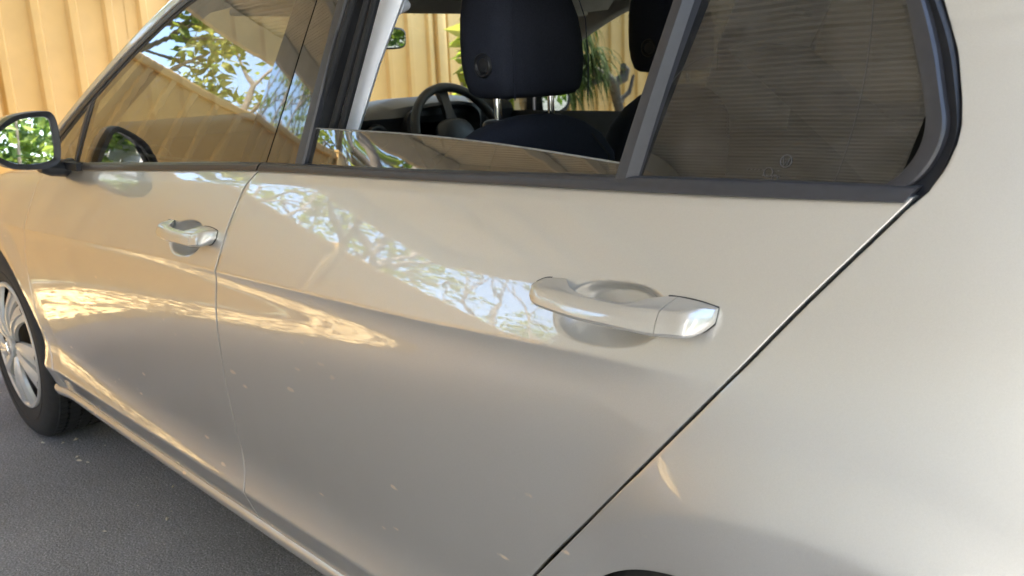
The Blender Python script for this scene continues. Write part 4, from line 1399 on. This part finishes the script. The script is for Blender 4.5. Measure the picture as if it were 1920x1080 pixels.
for i, (bx, by, s, h, l, lab) in enumerate(((-10, -9, 4, 5.2, 'leaf', "large dark green tree far beyond the fence on the left"), (-12, -3, 9, 6, 'leaf2', "large yellow-green tree far beyond the fence in the middle"), (-11, 4, 6, 5, 'leaf', "large green tree far beyond the fence on the right"))):
    tree(50+i, (bx-6, by, 0), 1.3, .2, 3, .7, lab, 2600, .3, l, blob=1.0)

def bush(seed, c, r, n, size, label, lm):
    rng = random.Random(seed)
    t = tag(empty("garden_bush", (c[0], c[1], 0)), label, "bush", "bushes at the open rear end of the driveway")
    st = MB()
    for k in range(9):
        a = rng.uniform(0, 6.28)
        e = (c[0]+r*.7*math.cos(a), c[1]+r*.7*math.sin(a), c[2]+rng.uniform(-.1, .5)*r)
        st.tube([(c[0]+.1*math.cos(a), c[1]+.1*math.sin(a), 0), ((c[0]+e[0])/2, (c[1]+e[1])/2, e[2]*.6), e], [.025, .018, .008], 6)
    st.build("stem", M['bark'], t)
    blobs = [((c[0]+rng.gauss(0, .45)*r, c[1]+rng.gauss(0, .45)*r, max(.35*r, c[2]+rng.gauss(0, .35)*r)), (r*.5, r*.5, r*.42)) for _ in range(14)]
    leaf_cloud(blobs, n, size, rng).build("foliage", M[lm], t, smooth=False, fix=False)
bush(61, (7.6, -3.4, 1.0), 1.15, 3800, .11, "broad yellow-green bush behind the car, nearest the house", 'leaf2')
bush(62, (8.2, -1.6, 1.3), 1.25, 3800, .12, "tall bright green bush behind the middle of the car", 'leaf')
bush(63, (7.8, .2, .9), 1.1, 3400, .11, "low round green bush behind the right side of the car", 'leaf2')
bush(64, (8.4, 2.0, 1.4), 1.3, 3600, .12, "tall dark green bush at the right rear of the driveway", 'leaf')

bush(75, (4.02, -3.02, 1.6), .62, 3000, .11, "tall dark bush against the cream house wall, just past the carport", 'leaf')  # added behind the camera to keep the bright wall out of the mirror
for k, (bx, by, lab) in enumerate(((1.6, 6.2, "rounded green bush on the far side of the driveway, level with the front seats"), (3.4, 6.4, "rounded yellow-green bush on the far side of the driveway, level with the rear seats"))):
    t = bush(71+k, (bx, by, 1.0), 1.1, 2600, .12, lab, 'leaf2' if k else 'leaf')
tree(81, (11, -4.2, 0), 1.6, .14, 3, .6, "tall leafy tree behind the bushes at the rear of the driveway, nearer the house", 3800, .2, 'leaf', blob=.8, group="trees at the rear of the driveway")
tree(82, (11.5, .8, 0), 1.7, .14, 3, .6, "tall pale leafy tree behind the bushes straight behind the car", 3800, .2, 'leaf2', blob=.8, group="trees at the rear of the driveway")

def strap_tuft(mb, c, n, ln, rng, w=.016, fall=1.0):
    for _ in range(n):
        az = rng.uniform(0, 2*math.pi)
        el = rng.uniform(-.1, 1.3)
        d = Vector((math.cos(az)*math.cos(el), math.sin(az)*math.cos(el), math.sin(el)))
        l = ln*rng.uniform(.6, 1.15)
        side = d.cross(Vector((0, 0, 1)))
        side = side.normalized() if side.length > .05 else Vector((1, 0, 0))
        pts, p = [], Vector(c)
        v = d.copy()
        m_ = 7
        for i in range(m_+1):
            pts.append(p.copy())
            v = (v+Vector((0, 0, -.30*fall*(i+1)/m_*1.6))).normalized()
            p = p+v*l/m_
        k = len(mb.v)
        rows = []
        for i, q in enumerate(pts):
            ww = w*(math.sin(math.pi*min(.97, .12+.86*i/m_)))*.5
            rows.append([q-side*ww, q+Vector((0, 0, -.15*ww)), q+side*ww])
        mb.grid(rows)
rng = random.Random(5)
dr = tag(empty("strap_leaved_plant", (-1.62, 4.0, 0)), "tall plant with drooping strap leaves and a stubby grey branch before the cream fence", "plant")
tk = MB()
tk.tube([(-1.60, 4.12, 0), (-1.61, 4.14, .40), (-1.60, 4.17, .70), (-1.62, 4.15, .82), (-1.60, 4.10, .92), (-1.62, 4.02, .985), (-1.61, 3.90, 1.02), (-1.60, 3.82, 1.05)], [.045, .042, .04, .042, .045, .042, .04, .03], 10)
tk.tube([(-1.60, 4.10, .93), (-1.57, 4.19, .965), (-1.58, 4.22, 1.03), (-1.56, 4.17, 1.06)], [.04, .042, .04, .025], 9)
tk.tube([(-1.61, 4.16, .78), (-1.58, 4.27, .84), (-1.58, 4.33, .98)], [.025, .018, .012], 8)
tk.tube([(-1.61, 4.15, .70), (-1.66, 4.30, .80), (-1.66, 4.42, .90)], [.022, .016, .010], 8)
tk.tube([(-1.63, 4.02, .98), (-1.64, 3.75, .90), (-1.63, 3.55, .88)], [.03, .025, .02], 8)
tk.tube([(-1.62, 3.85, 1.04), (-1.63, 3.66, 1.22), (-1.62, 3.60, 1.30)], [.028, .02, .016], 8)
tk.build("stem", M['darkbark'], dr, angle=60)
lf = MB()
strap_tuft(lf, (-1.61, 3.80, 1.06), 130, .42, rng, .015, 2.0)
strap_tuft(lf, (-1.62, 3.60, 1.33), 130, .42, rng, .015, 2.0)
strap_tuft(lf, (-1.63, 3.52, .90), 100, .36, rng, .014, 2.0)
strap_tuft(lf, (-1.63, 3.72, .98), 90, .40, rng, .014, 2.1)
lf.build("leaves", M['strap'], dr, smooth=False, fix=False)
d2 = tag(empty("garden_shrub", (-1.5, 2.5, 0)), "sunlit light green broad-leaved shrub in front of the fence, glimpsed past the near headrest", "plant")
tk = MB()
for k in range(5):
    tk.tube([(-1.5+.02*k, 2.48, 0), (-1.5+.03*(k-2), 2.5+.04*(k-2), .5), (-1.5+.06*(k-2), 2.58+.05*(k-2), 1.0+.06*k)], [.02, .015, .008], 7)
tk.build("stem", M['bark'], d2)
lf = leaf_cloud([((-1.5, 2.60, 1.14), (.12, .13, .28)), ((-1.48, 2.65, .85), (.2, .2, .3))], 380, .17, rng, .5)
lf.build("leaves", M['leaf2'], d2, smooth=False, fix=False)

# litter on the paving and husks on the asphalt
rng = random.Random(12)
mb = MB()
for _ in range(3600):
    x, y = rng.uniform(-2.05, -.92), rng.uniform(-8, 4)
    a = rng.uniform(0, 6.28); s = rng.uniform(.02, .10)
    d = Vector((math.cos(a), math.sin(a), 0)); e = Vector((-d.y, d.x, 0))
    p = Vector((x, y, .008+rng.random()*.008))
    mb.add([p, p+d*s*.5+e*s*.22+Vector((0, 0, s*.15)), p+d*s, p+d*s*.5-e*s*.22+Vector((0, 0, s*.12))], [(0, 1, 2), (0, 2, 3)])
tag(mb.build("leaf_litter", M['litter'], smooth=False, fix=False), kind="stuff")
mb = MB()
for _ in range(170):
    x, y = rng.uniform(-1.0, 1.9), rng.uniform(-1.9, -.55)
    a = rng.uniform(0, 6.28); s = rng.choice((.002, .003, .003, .004, .009))*rng.uniform(.8, 1.3)
    d = Vector((math.cos(a), math.sin(a), 0)); e = Vector((-d.y, d.x, 0))
    p = Vector((x, y, .002))
    mb.add([p-d*s, p+e*s*.4, p+d*s, p-e*s*.4, p+Vector((0, 0, s*.5))], [(0, 1, 4), (1, 2, 4), (2, 3, 4), (3, 0, 4)])
tag(mb.build("seed_husks", M['speck'], smooth=False), kind="stuff")
